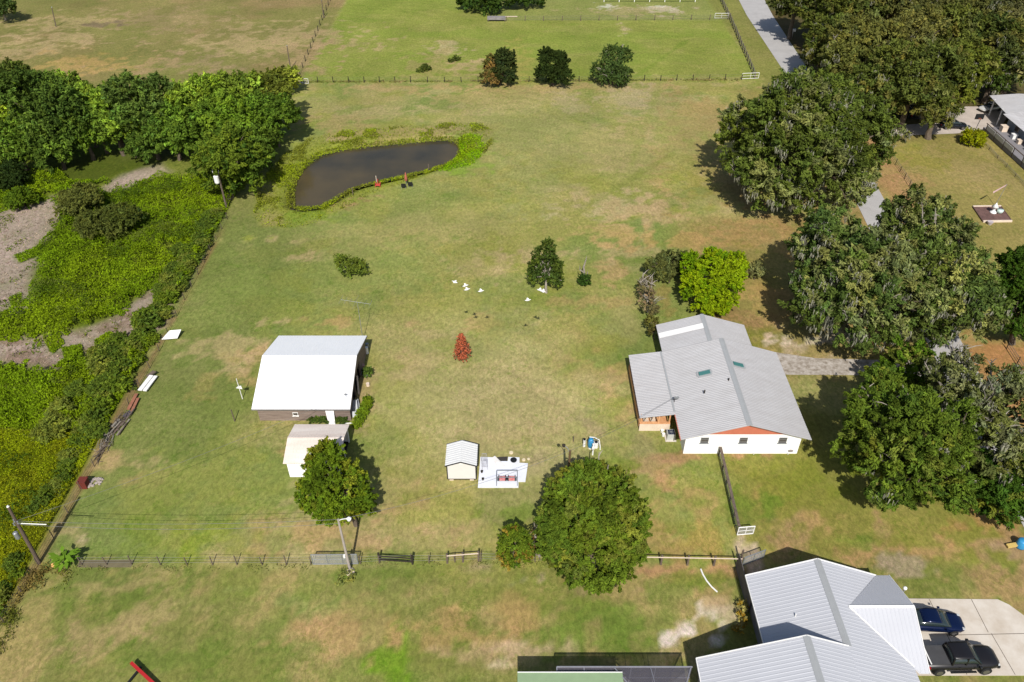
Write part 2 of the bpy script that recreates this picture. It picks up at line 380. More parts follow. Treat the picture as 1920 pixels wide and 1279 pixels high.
# faint mower / wheel tracks
for (x0, y0, x1, y1, w, c, st) in [(1075, 400, 1260, 290, .5, (138, 144, 68), .5), (1240, 150, 1180, 320, .5, (142, 150, 70), .35), (1130, 270, 1400, 285, .35, (178, 160, 104), .4), (700, 218, 1300, 222, .4, (150, 152, 80), .3), (1190, 145, 1290, 75, .4, (118, 140, 46), .5)]:
    a = G(x0, y0); b = G(x1, y1); vx, vy = b.x - a.x, b.y - a.y; L2 = vx * vx + vy * vy
    t = np.clip(((X - a.x) * vx + (Y - a.y) * vy) / L2, 0, 1); d = np.hypot(X - a.x - t * vx, Y - a.y - t * vy) + (n2 - .5)
    paint(sst(w * 2, w * .6, d), c, st)
mow = np.sin((X * 0.35 + Y + 2.5 * (n1 - .5) * 8) * 2 * math.pi / 3.4) * rng(.42, .6, fbm(X, Y, 30, 420)); C = np.clip(C * (1 + 0.05 * mow * (np.abs(X) < 41))[..., None], 0, 1)
# height: pond basin, ditches, gentle roll
Zg = (n1 - 0.5) * 0.0 - sst(-2.2, 0.9, dp) * 1.3
mottle = np.where(dp > -1, 0.4, 1.0)
def grid_mesh(name, X, Y, Z, C, mt, A=None):
    nx, ny = X.shape
    co = np.stack([X, Y, Z], -1).reshape(-1, 3).astype(np.float32)
    idx = np.arange(nx * ny).reshape(nx, ny)
    q = np.stack([idx[:-1, :-1], idx[1:, :-1], idx[1:, 1:], idx[:-1, 1:]], -1).reshape(-1, 4)
    return np_mesh(name, co, q, C.reshape(-1, 3), mt, attr='ground_tint', smooth=True)
def np_mesh(name, co, q, cols, mt, attr='tint', smooth=False):
    me = bpy.data.meshes.new(name)
    k = q.shape[1]
    me.vertices.add(len(co)); me.vertices.foreach_set('co', co.astype(np.float32).ravel())
    me.loops.add(q.size); me.loops.foreach_set('vertex_index', q.ravel().astype(np.int32))
    me.polygons.add(len(q)); me.polygons.foreach_set('loop_start', np.arange(0, q.size, k, dtype=np.int32))
    me.polygons.foreach_set('loop_total', np.full(len(q), k, dtype=np.int32))
    if smooth: me.polygons.foreach_set('use_smooth', np.ones(len(q), bool))
    me.update(calc_edges=True)
    if cols is not None:
        at = me.attributes.new(attr, 'FLOAT_COLOR', 'POINT')
        c4 = np.ones((len(co), 4), np.float32); c4[:, :3] = cols
        at.data.foreach_set('color', c4.ravel())
    me.materials.append(mt)
    return me

def ground_material():
    m = bpy.data.materials.new('grass_ground'); m.use_nodes = True
    nt = m.node_tree; N = nt.nodes; Lk = nt.links
    b = N['Principled BSDF']; b.inputs['Roughness'].default_value = 0.95; b.inputs['Specular IOR Level'].default_value = 0.1
    at = N.new('ShaderNodeAttribute'); at.attribute_name = 'ground_tint'
    tc = N.new('ShaderNodeTexCoord')
    def noise(scale, det, rough, st=(1, 1, 1), dist=0.0):
        mp = N.new('ShaderNodeMapping'); mp.inputs['Scale'].default_value = st
        z = N.new('ShaderNodeTexNoise'); z.inputs['Scale'].default_value = scale; z.inputs['Detail'].default_value = det; z.inputs['Roughness'].default_value = rough; z.inputs['Distortion'].default_value = dist
        Lk.new(tc.outputs['Object'], mp.inputs[0]); Lk.new(mp.outputs[0], z.inputs['Vector'])
        return z.outputs['Fac']
    def mr(v, a, b2, c, d):
        n = N.new('ShaderNodeMapRange'); n.inputs[1].default_value = a; n.inputs[2].default_value = b2; n.inputs[3].default_value = c; n.inputs[4].default_value = d
        Lk.new(v, n.inputs[0]); return n.outputs[0]
    def mix(f, c1, c2, bt='MIX'):
        n = N.new('ShaderNodeMix'); n.data_type = 'RGBA'; n.blend_type = bt
        if isinstance(f, float): n.inputs[0].default_value = f
        else: Lk.new(f, n.inputs[0])
        for i, c in ((6, c1), (7, c2)):
            if isinstance(c, tuple): n.inputs[i].default_value = (*c, 1)
            else: Lk.new(c, n.inputs[i])
        return n.outputs[2]
    base = at.outputs['Color']
    # dry, straw coloured threads and fresher green tufts through the sward
    dry = mix(1.0, base, (1.34, 1.20, 1.42), 'MULTIPLY')
    grn = mix(1.0, base, (0.70, 0.86, 0.56), 'MULTIPLY')
    def mul(x, y):
        n = N.new('ShaderNodeMath'); n.operation = 'MULTIPLY'; Lk.new(x, n.inputs[0])
        if isinstance(y, float): n.inputs[1].default_value = y
        else: Lk.new(y, n.inputs[1])
        return n.outputs[0]
    def ridge(v, w):
        n = N.new('ShaderNodeMath'); n.operation = 'SUBTRACT'; Lk.new(v, n.inputs[0]); n.inputs[1].default_value = 0.5
        m2 = N.new('ShaderNodeMath'); m2.operation = 'ABSOLUTE'; Lk.new(n.outputs[0], m2.inputs[0])
        return mr(m2.outputs[0], 0.0, w, 1.0, 0.0)
    big = mr(noise(0.11, 5, 0.6, (1, 1, 1), 0.6), 0.40, 0.60, 0.15, 1.0)
    big2 = mr(noise(0.16, 5, 0.6, (1.2, 0.9, 1.3), 0.6), 0.40, 0.60, 0.1, 1.0)
    f1 = mul(mr(noise(1.15, 10, 0.78, (1, 0.8, 1), 1.6), 0.48, 0.58, 0, 1.0), big)
    f2 = mul(mr(noise(0.7, 10, 0.76, (0.8, 1, 1), 1.2), 0.50, 0.60, 0, 1.0), big2)
    c = mix(f2, base, grn); c = mix(f1, c, dry)
    straw = mix(1.0, base, (1.42, 1.30, 1.62), 'MULTIPLY')
    f5 = mul(mul(ridge(noise(1.3, 5, 0.68, (1, 0.7, 1), 2.4), 0.026), big), 0.95)
    c = mix(f5, c, straw)
    f3 = mr(noise(2.6, 6, 0.75, (1, 0.6, 1), 0.5), 0.38, 0.64, 0.77, 1.21)
    comb = N.new('ShaderNodeCombineColor')
    for i in range(3): Lk.new(f3, comb.inputs[i])
    c = mix(1.0, c, comb.outputs[0], 'MULTIPLY')
    f4 = mr(noise(0.09, 3, 0.5), 0.35, 0.65, 0.92, 1.08)
    comb2 = N.new('ShaderNodeCombineColor')
    for i in range(3): Lk.new(f4, comb2.inputs[i])
    c = mix(1.0, c, comb2.outputs[0], 'MULTIPLY')
    Lk.new(c, b.inputs['Base Color'])
    bp = N.new('ShaderNodeBump'); bp.inputs['Strength'].default_value = 0.5; bp.inputs['Distance'].default_value = 0.08
    Lk.new(noise(4.0, 5, 0.7), bp.inputs['Height']); Lk.new(bp.outputs[0], b.inputs['Normal'])
    return m
GM = ground_material()
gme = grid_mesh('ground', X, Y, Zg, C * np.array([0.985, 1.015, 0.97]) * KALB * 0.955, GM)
ground = bpy.data.objects.new('ground', gme); COL.objects.link(ground); ground['kind'] = 'structure'

def sheet(name, poly, z, mt, kind='structure'):
    mb = MB(); mb.add([(p[0], p[1], z) for p in poly], [tuple(range(len(poly)))])
    o = mb.build(name, mt); o['kind'] = kind
    return o
# water
wm = bpy.data.materials.new('pond_water'); wm.use_nodes = True
b = wm.node_tree.nodes['Principled BSDF']
b.inputs['Base Color'].default_value = (*alb((84, 76, 58), 0.55), 1); b.inputs['Roughness'].default_value = 0.12
b.inputs['IOR'].default_value = 1.33
wz = wm.node_tree.nodes.new('ShaderNodeTexNoise'); wz.inputs['Scale'].default_value = 0.12; wz.inputs['Detail'].default_value = 5
wr = wm.node_tree.nodes.new('ShaderNodeValToRGB'); wr.color_ramp.elements[0].position = .35; wr.color_ramp.elements[1].position = .65
wr.color_ramp.elements[0].color = (*alb((74, 70, 56), .55), 1); wr.color_ramp.elements[1].color = (*alb((100, 88, 62), .6), 1)
wm.node_tree.links.new(wz.outputs['Fac'], wr.inputs[0]); wm.node_tree.links.new(wr.outputs[0], b.inputs['Base Color'])
nz = wm.node_tree.nodes.new('ShaderNodeTexNoise'); nz.inputs['Scale'].default_value = 1.2; nz.inputs['Detail'].default_value = 4
bp = wm.node_tree.nodes.new('ShaderNodeBump'); bp.inputs['Strength'].default_value = 0.15; bp.inputs['Distance'].default_value = 0.05
tcw = wm.node_tree.nodes.new('ShaderNodeTexCoord')
wm.node_tree.links.new(tcw.outputs['Object'], wz.inputs['Vector']); wm.node_tree.links.new(tcw.outputs['Object'], nz.inputs['Vector']); wm.node_tree.links.new(nz.outputs['Fac'], bp.inputs['Height']); wm.node_tree.links.new(bp.outputs[0], b.inputs['Normal'])
cx = sum(p[0] for p in POND) / len(POND); cy = sum(p[1] for p in POND) / len(POND)
sheet('pond_water', [(cx + (p[0] - cx) * 1.06, cy + (p[1] - cy) * 1.06) for p in POND], ZW, wm)

# roads, drives
ASPH = mat('pale_asphalt', (196, 192, 188), 0.9, var=0.08, scale=0.5, bump=0.1)
CONC = mat('concrete', (224, 214, 200), 0.85, rgb2=(204, 190, 172), scale=0.55, k=.72)
road = [(64.0, 215), (62.2, 196), (60.0, 157), (58.2, 130), (55.6, 104), (53.6, 86), (51.8, 66), (50.3, 50), (49.5, 26)]
W = [6.4, 6.0, 4.9, 4.4, 4.2, 4.0, 3.8, 3.8, 3.8]
mb = MB()
for (x, y), w in zip(road, W): mb.v += [(x - w, y, 0.03), (x, y, 0.045), (x + 0.2, y, 0.03)]
# lane is a slightly crowned ribbon
for i in range(len(road) - 1):
    a = i * 3
    mb.f += [(a, a + 1, a + 4, a + 3), (a + 1, a + 2, a + 5, a + 4)]
o = mb.build('road', ASPH); o['kind'] = 'structure'
NBD = mat('neighbour_drive_sand', (214, 200, 186), 0.95, var=0.12, scale=0.6)
sheet('driveway_sand', [(60.2, 133), (67.5, 132.6), (72, 133.2), (78, 137.5), (84, 141), (90, 141), (90, 137), (85.8, 131.5), (83, 130.6), (77, 129.2), (66, 128.2), (58.4, 128)], 0.02, NBD)
GRAV = mat('gravel', (206, 196, 184), 0.95, rgb2=(140, 126, 108), scale=1.6, bump=0.5)
sheet('path_gravel', [(26.5, 70.9), (28.2, 70.5), (30.7, 69.7), (34.6, 68.75), (42.5, 68.4), (49.5, 68.2), (49.5, 65.2), (40.3, 65.8), (30.8, 65.9), (27.5, 66.2), (26.5, 68)], 0.02, GRAV)
dpoly = [(30.6, 37.7), (40.4, 37.6), (41.1, 37.1), (41.9, 36.0), (44, 34.6), (49, 33.5), (49, 31.0), (30.6, 31.0)]
mb = MB().prism(dpoly, -0.05, 0.06)
o = mb.build('driveway', CONC); o['kind'] = 'structure'
JNT = mat('joint_dark', (120, 110, 98), 0.9)
mb = MB()
for a, b_ in (((34.7, 37.6), (34.9, 31.05)), ((38.2, 37.6), (38.2, 34.6)), ((34.8, 34.35), (43.5, 34.55)), ((38.4, 34.5), (38.6, 31.05))):
    mb.bar((a[0], a[1], 0.062), (b_[0], b_[1], 0.062), 0.05, 0.006)
o = mb.build('driveway_joints', JNT); o['kind'] = 'structure'

# ------------------------------------------------------------------ foliage generator
def cards(cen, out, size, cols, aspect=0.6, rndn=0.75, up=0.25, axis=None):
    n = len(cen)
    nr = out + R.normal(size=(n, 3)) * rndn + np.array([0, 0, up])
    nr /= np.linalg.norm(nr, axis=1, keepdims=True) + 1e-9
    if axis is None: t = np.cross(nr, R.normal(size=(n, 3)))
    else:
        t = axis + R.normal(size=(n, 3)) * 0.55
        t -= nr * np.sum(t * nr, 1, keepdims=True)
    t /= np.linalg.norm(t, axis=1, keepdims=True) + 1e-9
    b = np.cross(nr, t)
    s = size[:, None]
    bend = nr * s * 0.18
    v = np.stack([cen - t * s - bend, cen - b * s * aspect, cen + t * s - bend, cen + b * s * aspect], 1).reshape(-1, 3)
    q = np.arange(4 * n).reshape(n, 4)
    return v, q, np.repeat(cols, 4, 0)

def leaf_object(name, parts, parent=None, loc=(0, 0, 0), mt=None):
    v = np.concatenate([p[0] for p in parts]); c = np.concatenate([p[2] for p in parts])
    off = 0; qs = []
    for p in parts: qs.append(p[1] + off); off += len(p[0])
    q = np.concatenate(qs)
    o0 = np.array(parent_world(parent) if parent else loc)
    me = np_mesh(name, v - o0, q, c, mt or LEAF)
    o = bpy.data.objects.new(name, me); COL.objects.link(o)
    if parent: o.parent = parent
    else: o.location = loc
    return o

def unit(n):
    d = R.normal(size=(n, 3)); return d / np.linalg.norm(d, axis=1, keepdims=True)

LK = 0.87
def crown_parts(lobes, rgb, leaf, clump, dens=1.0, var=0.2, hue=0.08, cover=2.2, flat=0.8, minz=0.35, dir_low=-0.55, rgb2=None, mix2=0.0, out_w=0.9, asp=0.36):
    """lobes carry boughs, boughs carry clumps, clumps carry leaves; returns mesh parts, clump centres and radii"""
    tone = np.array([LK * 1.0, LK, LK * 0.78])
    base = np.array([lin(c) for c in rgb]) * tone
    base2 = np.array([lin(c) for c in (rgb2 or rgb)]) * tone
    cc = []; dd = []; bid = []; nb_tot = 0
    for i, (x, y, z, rx, ry, rz) in enumerate(lobes):
        rm = (rx + ry + rz) / 3
        rb = max(clump * 1.05, min(clump * 2.0, rm * 0.42))          # bough radius
        nb = max(7, int(4 * math.pi * rm * rm / (rb * rb * 2.0) * dens))
        d = unit(nb * 3); d = d[d[:, 2] > dir_low][:nb]
        rr = R.uniform(0.78, 1.12, len(d))
        bc = np.array([x, y, z]) + d * rr[:, None] * np.maximum(np.array([rx, ry, rz]) - rb * 0.75, 0.15)
        keep = np.ones(len(bc), bool)
        for j, (x2, y2, z2, a2, b2, c2) in enumerate(lobes):
            if j != i:
                q = ((bc[:, 0] - x2) / a2) ** 2 + ((bc[:, 1] - y2) / b2) ** 2 + ((bc[:, 2] - z2) / c2) ** 2
                keep &= (q > 0.4) | (R.random(len(bc)) < 0.12)
        bc = bc[keep]; d = d[keep]; br = rb * R.uniform(0.65, 1.15, len(bc))
        ncl = np.maximum(3, (br ** 2 / clump ** 2 * 5.0)).astype(int)
        ci = np.repeat(np.arange(len(bc)), ncl); n = len(ci)
        u = unit(n) + d[ci] * 0.55 + np.array([0, 0, 0.25]); u /= np.linalg.norm(u, axis=1, keepdims=True)
        p = bc[ci] + u * br[ci][:, None] * R.uniform(0.55, 1.0, (n, 1)) * np.array([1, 1, .8])
        k2 = p[:, 2] > minz
        cc.append(p[k2]); dd.append(u[k2]); bid.append(ci[k2] + nb_tot); nb_tot += len(bc)
    cc = np.concatenate(cc); dd = np.concatenate(dd); bid = np.concatenate(bid)
    nc = len(cc); btone = R.normal(1, var * .8, nb_tot + 1)[bid]; byl = R.normal(0, hue * .8, nb_tot + 1)[bid]; bsel = (R.random(nb_tot + 1) < mix2)[bid]
    rc = clump * 0.52 * R.uniform(0.6, 1.3, nc)
    per = np.maximum(6, (cover * 1.25 * rc ** 2 / (leaf * leaf * asp * .8))).astype(int)
    ci = np.repeat(np.arange(nc), per); n = len(ci)
    # each clump is a spray: twigs fan out along its axis, leaves thin out towards the tip
    ax = dd + R.normal(size=(nc, 3)) * 0.45 + np.array([0, 0, 0.05]); ax /= np.linalg.norm(ax, axis=1, keepdims=True)
    tt = R.random(n) ** 0.8 * 2.1 - 0.7
    u = unit(n); u -= ax[ci] * np.sum(u * ax[ci], 1, keepdims=True) * 0.7
    wdt = 0.75 - 0.28 * np.clip(tt, -.7, 1.4)
    off = ax[ci] * (tt * rc[ci])[:, None] + u * (wdt * rc[ci] * R.random(n) ** .5)[:, None] * np.array([1, 1, flat])
    cen = cc[ci] + off
    cen[:, 2] = np.maximum(cen[:, 2], 0.06)
    out = u * 0.5 + np.cross(ax, np.cross(np.array([0, 0, 1.0]), ax))[ci] * 0.5 + dd[ci] * 0.35
    br = (btone * R.normal(1, var * .6, nc))[ci] * R.normal(1, 0.14, n)
    yl = (byl + R.normal(0, hue * .5, nc))[ci]
    cols = np.where(bsel[ci][:, None], base2, base) * np.clip(br, 0.4, 1.9)[:, None]
    cols = cols * np.stack([1 + yl, 1 + yl * 0.35, 1 - yl * 0.8], 1)
    cols = np.clip(cols, 0.004, 0.6)
    size = leaf * R.uniform(0.6, 1.25, n)
    return cards(cen, out, size, cols, asp, axis=ax[ci] + u * .4), cc, rc / .6

def limbs(mb, base, top, cc, r0, nlimb, rmin=0.04, sag=0.15):
    base = Vector(base); top = Vector(top)
    mb.tube([base + Vector((0, 0, -0.1)), base.lerp(top, 0.35) + Vector((random.uniform(-.15, .15), random.uniform(-.15, .15), 0)), top], [r0 * 1.25, r0, r0 * 0.72], 8)
    idx = R.choice(len(cc), min(nlimb, len(cc)), replace=False)
    for i in idx:
        p = Vector(cc[i]); m = top.lerp(p, 0.5) + Vector((random.uniform(-.1, .1), random.uniform(-.1, .1), random.uniform(0, .25))) * (p - top).length * 0.5
        k = random.uniform(0.35, 0.6)
        mb.tube([top + Vector((0, 0, -0.1)), m, p], [r0 * k, r0 * k * 0.55, rmin], 5, cap=False)

def tree(name, label, cat, base, lobes, rgb, leaf=0.3, clump=1.3, r0=0.3, group=None, nlimb=14, moss=0, bare=0, bark=None, tops=None, kind=None, **kw):
    bx, by = base
    t = thing(name, label, cat, (bx, by, 0), 0, group)
    part, cc, rc = crown_parts(lobes, rgb, leaf, clump, **kw)
    leaf_object('crown', [part], t)
    zc = np.mean([l[2] for l in lobes]); cxm = np.mean([l[0] for l in lobes]); cym = np.mean([l[1] for l in lobes])
    top = (bx + (cxm - bx) * 0.5, by + (cym - by) * 0.5, max(0.3, zc * 0.62)) if tops is None else tops
    mb = MB(); limbs(mb, (bx, by, 0), top, cc, r0, nlimb)
    mb.build('trunk', bark or BARK, t)
    if bare:
        mb = MB(); top = Vector(top)
        idx = R.choice(len(cc), bare, replace=False)
        for i in idx:
            p = Vector(cc[i]); d = (p - top).normalized(); e = p + d * random.uniform(0.3, 1.1) + Vector((0, 0, random.uniform(.2, .8)))
            s = p - d * random.uniform(1.5, 3.0)
            mb.tube([s, p, e], [0.16, 0.10, 0.03], 4, cap=False)
            for _ in range(4):
                q = s.lerp(e, random.uniform(.35, .95)); w = Vector((random.uniform(-1, 1), random.uniform(-1, 1), random.uniform(-.2, 1))) * random.uniform(.5, 1.4)
                mb.tube([q, q + w * .5 + Vector((0, 0, .1)), q + w], [0.06, 0.045, 0.015], 3, cap=False)
        mb.build('bare_branch', PALEBARK, t)
    if moss:
        idx = R.choice(len(cc), moss, replace=True)
        n = moss * 26; ci = np.repeat(idx, 26)
        u = unit(n); dirs = cc[ci] - np.array(top); dirs /= np.linalg.norm(dirs, axis=1, keepdims=True) + 1e-6
        cen = cc[ci] + u * rc[ci][:, None] * np.array([.55, .55, .5]) + dirs * 0.45 * rc[ci][:, None] - np.array([0, 0, .35]) * rc[ci][:, None]
        ln = R.uniform(0.25, 0.75, n)
        tdir = np.stack([R.normal(0, .12, n), R.normal(0, .12, n), -np.ones(n)], 1) * ln[:, None]
        side = np.cross(tdir, unit(n)); side /= np.linalg.norm(side, axis=1, keepdims=True); side *= 0.07
        v = np.stack([cen - side, cen + side, cen + tdir + side * .3, cen + tdir - side * .3], 1).reshape(-1, 3)
        c = np.array([lin(172), lin(170), lin(148)]) * 0.7 * R.uniform(.6, 1.3, n)[:, None]
        leaf_object('moss', [(v, np.arange(4 * n).reshape(n, 4), np.repeat(c, 4, 0))], t)
    return t

def L(px, py, z, r, rz=None, ry=None):
    p = G(px, py, z); return (p.x, p.y, z, r, ry or r, rz or r)
def GB(px, py): p = G(px, py); return (p.x, p.y)
def auto_lobes(px, py, z, r, rz=None, n=4, k=0.62):
    """an uneven crown of a main lobe and n smaller ones around it"""
    rz = rz or r; m = L(px, py, z, r * 0.82, rz * 0.85); out = [m]
    a0 = random.random() * 6.28
    for i in range(n):
        a = a0 + i * 6.28 / n + random.uniform(-.3, .3); e = random.uniform(-0.45, 0.55)
        q = r * k * random.uniform(0.75, 1.1)
        out.append((m[0] + math.cos(a) * (r - q) * 1.15, m[1] + math.sin(a) * (r - q) * 1.15, max(q * .7, z + e * rz), q, q, q * rz / r))
    return out

# ------------------------------------------------------------------ building helpers
ROOFW = mat('white_roof_sheet', (248, 248, 248), 0.5, var=0.02, scale=0.4, k=0.88)
ROOFG = mat('galvalume_sheet', (216, 214, 214), 0.5, rgb2=(206, 203, 202), scale=0.5, stretch=(1, 3, 1), k=0.585, spec=0.3)
CAPG = mat('ridge_flashing', (198, 200, 200), 0.45, var=0.05, k=0.56)
ROOF2 = mat('new_steel_sheet', (218, 219, 224), 0.42, var=0.03, scale=0.3, k=0.64, spec=0.35)
WALLW = mat('white_wall', (250, 248, 244), 0.8, var=0.03, k=0.88)
TERRA = mat('terracotta_siding', (206, 120, 92), 0.8, var=0.08, k=0.8)
GLASSD = mat('dark_window_glass', (96, 88, 84), 0.2, var=0.1, spec=0.6)
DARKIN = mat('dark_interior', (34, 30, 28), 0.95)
TRIMD = mat('dark_trim', (54, 52, 54), 0.6)

def roof(name, e0, e1, r1, r0, mt, parent, pitch=0.25, hgt=0.03, thick=0.06, ribw=0.05):
    """ribbed metal roof plane. e0-e1 is the eave, r0-r1 the ridge; ribs run from eave to ridge"""
    e0, e1, r0, r1 = map(Vector, (e0, e1, r0, r1))
    n = (e1 - e0).cross(r0 - e0).normalized()
    if n.z < 0: n = -n
    mb = MB(); Ln = max((e1 - e0).length, (r1 - r0).length); k = max(1, int(round(Ln / pitch)))
    prof = []
    for i in range(k):
        a = i / k; w = 1 / k; q = min(0.3, ribw / pitch)
        prof += [(a, 0), (a + w * (0.5 - q), 0), (a + w * (0.5 - q * .6), hgt), (a + w * (0.5 + q * .6), hgt), (a + w * (0.5 + q), 0)]
    prof.append((1, 0))
    for t, h in prof:
        a = e0.lerp(e1, t); b = r0.lerp(r1, t)
        mb.v += [tuple(a + n * h), tuple(b + n * h)]
    m = len(prof)
    for i in range(m - 1): mb.f.append((2 * i, 2 * i + 2, 2 * i + 3, 2 * i + 1))
    c = [e0 - n * thick, e1 - n * thick, r1 - n * thick, r0 - n * thick]
    s = len(mb.v); mb.v += [tuple(q) for q in c]
    mb.f.append((s, s + 3, s + 2, s + 1))
    mb.f.append((0, s, s + 1, 2 * (m - 1)) + tuple(2 * i for i in range(m - 2, 0, -1)))
    mb.f.append((1,) + tuple(2 * i + 1 for i in range(1, m)) + (s + 2, s + 3))
    mb.f.append((0, 1, s + 3, s)); mb.f.append((2 * (m - 1), s + 1, s + 2, 2 * (m - 1) + 1))
    return mb.build(name, mt, parent)

def window(parent, x, y, z, w, h, face='s', name='window', bars=3, glass=None, frame=None):
    mb = MB(); g = MB(); s = MB(); t = 0.05
    if face == 's':
        for a in ((x - w / 2, x - w / 2 + t, z, z + h), (x + w / 2 - t, x + w / 2, z, z + h), (x - w / 2 + t, x + w / 2 - t, z, z + t), (x - w / 2 + t, x + w / 2 - t, z + h - t, z + h)):
            mb.box(a[0], a[1], y - 0.06, y + 0.0, a[2], a[3])
        for i in range(1, bars):
            zz = z + h * i / bars; mb.box(x - w / 2 + t, x + w / 2 - t, y - 0.05, y - 0.01, zz - .02, zz + .02)
        g.box(x - w / 2 + t, x + w / 2 - t, y - 0.03, y - 0.005, z + t, z + h - t)
        s.box(x - w / 2 - .06, x + w / 2 + .06, y - 0.12, y, z - .06, z)
    else:
        sg = -1 if face == 'w' else 1
        X0, X1 = sorted((x, x + sg * 0.06))
        for a in ((y - w / 2, y - w / 2 + t, z, z + h), (y + w / 2 - t, y + w / 2, z, z + h), (y - w / 2 + t, y + w / 2 - t, z, z + t), (y - w / 2 + t, y + w / 2 - t, z + h - t, z + h)):
            mb.box(X0, X1, a[0], a[1], a[2], a[3])
        X0, X1 = sorted((x + sg * .005, x + sg * 0.03)); g.box(X0, X1, y - w / 2 + t, y + w / 2 - t, z + t, z + h - t)
        X0, X1 = sorted((x, x + sg * 0.12)); s.box(X0, X1, y - w / 2 - .06, y + w / 2 + .06, z - .06, z)
    f = g.build(name, glass or GLASSD, parent)
    mb.build('frame', frame or GALV, f); s.build('sill', frame or GALV, f)
    return f

def gable_wall(mb, x0, x1, y0, y1, ze0, ze1, xr, zr, z0=0.0):
    """solid with a gabled profile across x, running along y"""
    prof = [(x0, z0), (x1, z0), (x1, ze1), (xr, zr), (x0, ze0)]
    n = 5; vs = [(x, y0, z) for x, z in prof] + [(x, y1, z) for x, z in prof]
    mb.add(vs, [(0, 1, 2, 3, 4), (9, 8, 7, 6, 5)] + [(i, n + i, n + (i + 1) % n, (i + 1) % n) for i in range(n)])

# ------------------------------------------------------------------ FARMHOUSE
hs = thing('farmhouse', 'white single storey farmhouse with grey ribbed metal roof and terracotta gable', 'house', (22.6, 60, 0))
mb = MB()
mb.box(17.0, 28.3, 54.05, 66.0, 0, 2.75)
mb.box(17.3, 25.9, 66.0, 71.0, 0, 2.62)
mb.build('wall', WALLW, hs)
mb = MB()
# low gable band in terracotta, a few cm proud of the wall
mb.add([(17.2, 54.0, 2.76), (28.1, 54.0, 2.76), (22.65, 54.0, 4.42), (17.2, 54.3, 2.76), (28.1, 54.3, 2.76), (22.65, 54.3, 4.42)], [(0, 1, 2), (5, 4, 3), (0, 3, 4, 1), (1, 4, 5, 2), (2, 5, 3, 0)])
mb.build('gable', TERRA, hs)
mb = MB(); mb.add([(17.5, 70.7, 2.6), (25.7, 70.7, 2.6), (21.6, 70.7, 4.0), (17.5, 70.95, 2.6), (25.7, 70.95, 2.6), (21.6, 70.95, 4.0)], [(0, 1, 2), (5, 4, 3), (0, 3, 4, 1), (1, 4, 5, 2), (2, 5, 3, 0)])
mb.build('rear_gable', TERRA, hs)
ZR = 4.62; xr = 22.65
rl = roof('roof', (16.3, 53.4, 2.62), (16.3, 66.65, 2.62), (xr, 66.65, ZR), (xr, 53.4, ZR), ROOFG, hs, 0.24, 0.022)
rr_ = roof('roof', (29.0, 66.65, 2.62), (29.0, 53.4, 2.62), (xr, 53.4, ZR), (xr, 66.65, ZR), ROOFG, hs, 0.24, 0.014)
roof('rear_roof', (16.5, 66.2, 2.60), (16.5, 71.6, 2.60), (21.55, 71.6, 4.15), (21.55, 66.2, 4.15), ROOFG, hs, 0.24, 0.014)
roof('rear_roof', (26.6, 71.6, 2.60), (26.6, 66.2, 2.60), (21.55, 66.2, 4.15), (21.55, 71.6, 4.15), ROOFG, hs, 0.24, 0.014)
roof('porch_roof', (12.85, 56.9, 2.15), (12.85, 66.75, 2.15), (16.34, 66.75, 2.66), (16.34, 56.9, 2.66), ROOFG, hs, 0.24, 0.022)
mb = MB(); mb.bar((22.0, 71.62, 4.05), (22.0, 66.6, 4.05), 0.9, 0.02); mb.v = [(x - .45, y, z + (.17 if x < 21.9 else -.0) - .0) for x, y, z in mb.v]
mbx = MB()
def cap(mb, x, z, y0, y1, w, s0, s1, t=0.02, lift=0.045):
    mb.add([(x - w, y0, z - w * s0 + lift), (x, y0, z + lift), (x + w, y0, z - w * s1 + lift), (x - w, y1, z - w * s0 + lift), (x, y1, z + lift), (x + w, y1, z - w * s1 + lift),
            (x - w, y0, z - w * s0 + lift - t), (x, y0, z + lift - t), (x + w, y0, z - w * s1 + lift - t), (x - w, y1, z - w * s0 + lift - t), (x, y1, z + lift - t), (x + w, y1, z - w * s1 + lift - t)],
           [(0, 1, 4, 3), (1, 2, 5, 4), (6, 9, 10, 7), (7, 10, 11, 8), (0, 3, 9, 6), (2, 8, 11, 5), (0, 6, 7, 1), (1, 7, 8, 2), (3, 4, 10, 9), (4, 5, 11, 10)])
cap(mbx, xr, ZR, 53.38, 66.67, 0.28, .315, .315)
cap(mbx, 21.55, 4.15, 66.7, 71.62, 0.26, .307, .307)
mbx.build('ridge_cap', CAPG, hs)
mb = MB(); mb.add([(16.55, 69.1, 2.66), (21.3, 69.1, 4.12), (21.3, 70.0, 4.12), (16.55, 70.0, 2.66)], [(0, 1, 2, 3)])
mb.build('white_roof_strip', WHITE, hs)
mb = MB(); mb.bar((16.33, 57.2, 2.70), (16.33, 66.7, 2.70), 0.18, 0.03); mb.build('valley_flashing', CAPG, hs)
